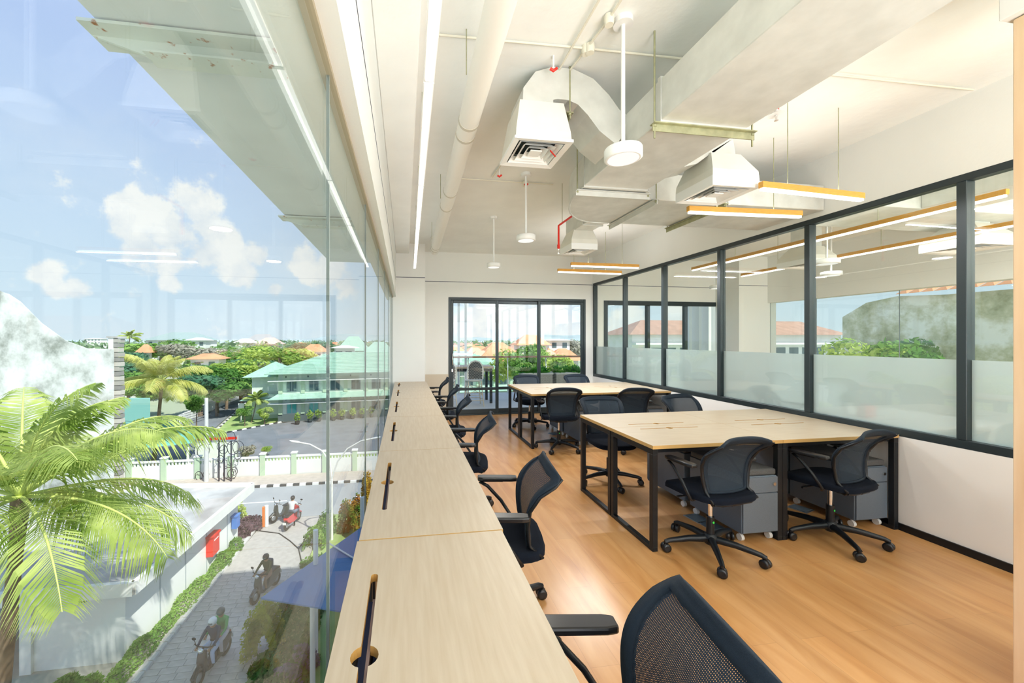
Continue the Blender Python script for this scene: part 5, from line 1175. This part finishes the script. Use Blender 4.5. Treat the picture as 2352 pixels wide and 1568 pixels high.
# old wall at the left
ow = thing('old_wall', 'weathered white gable wall of an old house at the left edge', 'wall', (0, 0, 0)); dd = 24
front = [(-160, 560), (0, 668), (18, 674), (45, 692), (95, 742), (150, 782), (200, 800), (262, 802), (262, 1040), (-160, 1100)]
fv = [GD(u, v, dd) for u, v in front]; bv = [p+Vector((-.18, .3, 0)) for p in fv]
for L__ in (fv, bv):
    L__[-1].z = GZ; L__[-2].z = GZ
n = len(fv); MB().add(fv+bv, [tuple(range(n)), tuple(range(2*n-1, n-1, -1))]+[(i, (i+1) % n, n+(i+1) % n, n+i) for i in range(n)]).build('wall_body', M_old, ow)
pl_ = thing('stone_pillar', 'tall rough stone pillar with a flat cap at the end of the old wall', 'pillar', (GD(268, 800, 24.3).x, GD(268, 800, 24.3).y, GZ))
zt = GD(268, 772, 24.3).z-GZ; MB().box(-.42, .42, -.25, .25, zt-.1, zt).build('cap', M_conc, pl_); MB().box(-.34, -.06, -.2, .2, 0, zt-.1).build('shaft', M_wwall, pl_)
for i in range(34): MB().box(-.06, .30+random.uniform(-.03, .05), -.2, .2, i*(zt-.1)/34, (i+.86)*(zt-.1)/34).build('stone', mat(f'stone {i % 3}', [(.40, .38, .34), (.55, .52, .46), (.28, .27, .25)][i % 3], .9), pl_)
# ================================================================ RIDERS AND SCOOTERS
def person(name, label, joints, edges, radii, region, mats, loc, rz, s=1.0, children=None):
    me = bpy.data.meshes.new('body'); me.from_pydata([Vector(j)*s for j in joints], edges, []); o = bpy.data.objects.new('body_tmp', me); COL.objects.link(o)
    m = o.modifiers.new('skin', 'SKIN'); m.use_smooth_shade = True
    sv = me.skin_vertices[0].data
    for i, r in enumerate(radii): sv[i].radius = (r*s, r*s) if not isinstance(r, tuple) else (r[0]*s, r[1]*s)
    sv[0].use_root = True
    o.modifiers.new('sub', 'SUBSURF').levels = 1
    dg = bpy.context.evaluated_depsgraph_get(); ev = bpy.data.meshes.new_from_object(o.evaluated_get(dg)); bpy.data.objects.remove(o)
    ev.materials.clear()
    for x in mats: ev.materials.append(x)
    J = [Vector(j)*s for j in joints]
    for p in ev.polygons:
        c = p.center; best = min(range(len(edges)), key=lambda k: seg_d(c, J[edges[k][0]], J[edges[k][1]])); p.material_index = region[best]; p.use_smooth = True
    b = bpy.data.objects.new(name, ev); COL.objects.link(b); b.location = loc; b.rotation_euler = (0, 0, rz); tag(b, label, 'person'); return b
def seg_d(p, a, b):
    ab = b-a; t = max(0, min(1, (p-a).dot(ab)/max(1e-9, ab.length_squared))); return (p-(a+ab*t)).length
SJ = [(0, -.12, .80), (0, -.10, .98), (0, -.04, 1.18), (0, -.01, 1.33), (0, .01, 1.42), (0, .03, 1.52), (0, .04, 1.60),
      (.19, -.01, 1.33), (.27, .16, 1.12), (.24, .38, 1.02), (.22, .45, 1.01), (-.19, -.01, 1.33), (-.27, .16, 1.12), (-.24, .38, 1.02), (-.22, .45, 1.01),
      (.12, -.06, .80), (.20, .33, .82), (.19, .25, .40), (.19, .35, .34), (-.12, -.06, .80), (-.20, .33, .82), (-.19, .25, .40), (-.19, .35, .34)]
SE = [(0, 1), (1, 2), (2, 3), (3, 4), (4, 5), (5, 6), (3, 7), (7, 8), (8, 9), (9, 10), (3, 11), (11, 12), (12, 13), (13, 14), (0, 15), (15, 16), (16, 17), (17, 18), (0, 19), (19, 20), (20, 21), (21, 22)]
SR = [.15, .135, .15, .13, .055, .085, .085, .065, .05, .038, .03, .065, .05, .038, .03, .10, .075, .05, .045, .10, .075, .05, .045]
RG = [1, 0, 0, 0, 2, 2, 0, 0, 0, 2, 0, 0, 0, 2, 1, 1, 1, 3, 1, 1, 1, 3]
def rider(label, loc, rz, top, trousers, helmet, hl, s=.93, straddle=None, back=None):
    J = list(SJ)
    if straddle:      # one foot down on the ground
        J[17] = (.34, .18, .46); J[18] = (.36, .27, .08); J[16] = (.30, .25, .72)
    sh = mat('dark shoe', (.05, .05, .05), .6)
    b = person('person', label, J, SE, SR, RG, [top, trousers, M_skin, sh], loc, rz, s)
    MB().ell((0, .035*s, 1.575*s), (.125*s, .14*s, .13*s), 14, 9).build('helmet', helmet, b); MB().ell((0, .125*s, 1.565*s), (.085*s, .06*s, .05*s), 10, 6).build('visor', M_win, b)
    MB().ell((0, .13*s, 1.51*s), (.016*s, .03*s, .02*s), 6, 5).build('nose', M_skin, b)
    for sx in (1, -1):
        h = MB(); base = Vector((sx*.22, .44, 1.01))*s
        for f in range(4): x = sx*(.02-f*.018)*s; q = base+Vector((x, .0, 0)); h.tube([q, q+Vector((0, .045, .008))*s, q+Vector((0, .07, -.02))*s, q+Vector((0, .055, -.045))*s], .0095*s, 5)
        h.tube([base+Vector((-sx*.03, 0, 0))*s, base+Vector((-sx*.055, .03, -.01))*s, base+Vector((-sx*.05, .055, -.03))*s], .0105*s, 5); h.build('fingers', M_skin, b)
    if back: MB().box(-.14*s, .14*s, -.30*s, -.16*s, 1.0*s, 1.36*s).build('backpack', back, b, bevel=.04)
    return b
def scooter(label, loc, rz, col, lean=0):
    t = thing('scooter', label, 'motor scooter', loc, rz, 'motor scooters on the driveway'); t.rotation_euler = (0, lean, rz); body = mat(f'scooter paint {col}', col, .25, coat=.5)
    for y, nm in ((.62, 'front_wheel'), (-.55, 'rear_wheel')):
        R = Matrix.Translation((0, y, .26)) @ Matrix.Rotation(PI/2, 4, 'Y'); w = MB(); w.lathe([(.19, -.03), (.24, -.045), (.265, -.02), (.265, .02), (.24, .045), (.19, .03)], (0, 0, 0), 22, M=R); w = w.build(nm, M_rubber, t)
        MB().lathe([(.05, -.05), (.17, -.02), (.17, .02), (.05, .05)], (0, 0, 0), 14, M=R).build('rim', M_steelp, w)
    MB().prism([(-.72, .62), (-.5, .72), (-.05, .70), (.0, .52), (.1, .34), (.30, .32), (.38, .55), (.40, .92), (.48, .94), (.56, .62), (.50, .30), (.30, .22), (-.30, .22), (-.62, .44)], -.13, .13, plane='yz').build('body_shell', body, t, bevel=.04, seg=2)
    MB().prism([(-.68, .72), (-.5, .80), (-.25, .77), (.02, .74), (.03, .68), (-.6, .68)], -.13, .13, plane='yz').build('seat', M_rubber, t, bevel=.03, seg=2)
    MB().tube([(0, .62, .26), (0, .5, .6), (0, .42, .98)], .03, 8).build('fork', M_chrome, t); MB().prism([(.36, .42), (.62, .56), (.86, .40), (.84, .34), (.62, .48), (.40, .36)], -.08, .08, plane='yz').build('front_fender', body, t, bevel=.02)
    hb = MB().tube([(-.33, .34, 1.0), (-.16, .43, 1.0), (.16, .43, 1.0), (.33, .34, 1.0)], .016, 8).build('handlebar', M_rubber, t)
    for s in (-1, 1): MB().tube([(s*.2, .42, 1.0), (s*.27, .43, 1.18)], .008, 6).build('mirror_stem', M_rubber, t); MB().ell((s*.28, .43, 1.22), (.07, .015, .045), 10, 6).build('mirror', M_rubber, t)
    MB().ell((0, .52, .95), (.09, .06, .07), 12, 8).build('headlight', M_chrome, t); MB().box(-.06, .06, -.74, -.70, .6, .66).build('tail_light', M_red, t); MB().box(-.09, .09, -.80, -.785, .38, .5).build('number_plate', M_whitemetal, t); MB().tube([(.14, -.2, .25), (.17, -.78, .34)], .04, 8).build('exhaust', M_steelp, t)
    MB().box(.1, .16, -.06, .0, .02, .24).build('stand', M_rubber, t)
def cloth(n, c): return mat(n, c, .85)
p = G(490, 1535); q = G(612, 1362); r3 = G(668, 1212); r4 = G(648, 1196)
rz1 = math.radians(168); scooter('black scooter carrying two people at the bottom of the driveway', (p.x, p.y, GZ), rz1, (.03, .03, .04))
rider('person in dark jacket and white helmet driving the nearest scooter, one foot down', (p.x, p.y, GZ), rz1, cloth('navy jacket', (.03, .05, .10)), cloth('pale blue trousers', (.50, .60, .82)), mat('white helmet', (.8, .82, .85), .3), '', straddle=True)
ox, oy = math.sin(rz1)*.36, -math.cos(rz1)*.36
b = rider('person in a green shirt and grey helmet riding behind the driver of the nearest scooter', (p.x+ox*1.0, p.y+oy*1.0, GZ+.05), rz1, cloth('green shirt', (.12, .42, .15)), cloth('light trousers', (.62, .58, .64)), mat('grey helmet', (.12, .13, .12), .3), '')
scooter('dark scooter in the middle of the driveway, half in shade', (q.x, q.y, GZ), math.radians(160), (.10, .11, .12))
rider('person in a dark olive jacket and black helmet on the middle scooter', (q.x, q.y, GZ), math.radians(160), cloth('olive jacket', (.06, .08, .04)), cloth('brown trousers', (.28, .18, .14)), mat('black helmet', (.03, .03, .035), .3), '', back=cloth('grey backpack', (.08, .10, .14)))
scooter('red scooter riding out to the main road', (r3.x, r3.y+.3, GZ), math.radians(-14), (.65, .04, .06))
rider('person in a white shirt and dark helmet on the red scooter, seen from behind', (r3.x, r3.y+.3, GZ), math.radians(-14), cloth('white shirt', (.72, .72, .74)), cloth('grey trousers', (.16, .19, .26)), mat('black helmet', (.03, .03, .035), .3), '')
scooter('black parked scooter beside the marker post', (r4.x, r4.y+.3, GZ), math.radians(140), (.04, .05, .05))
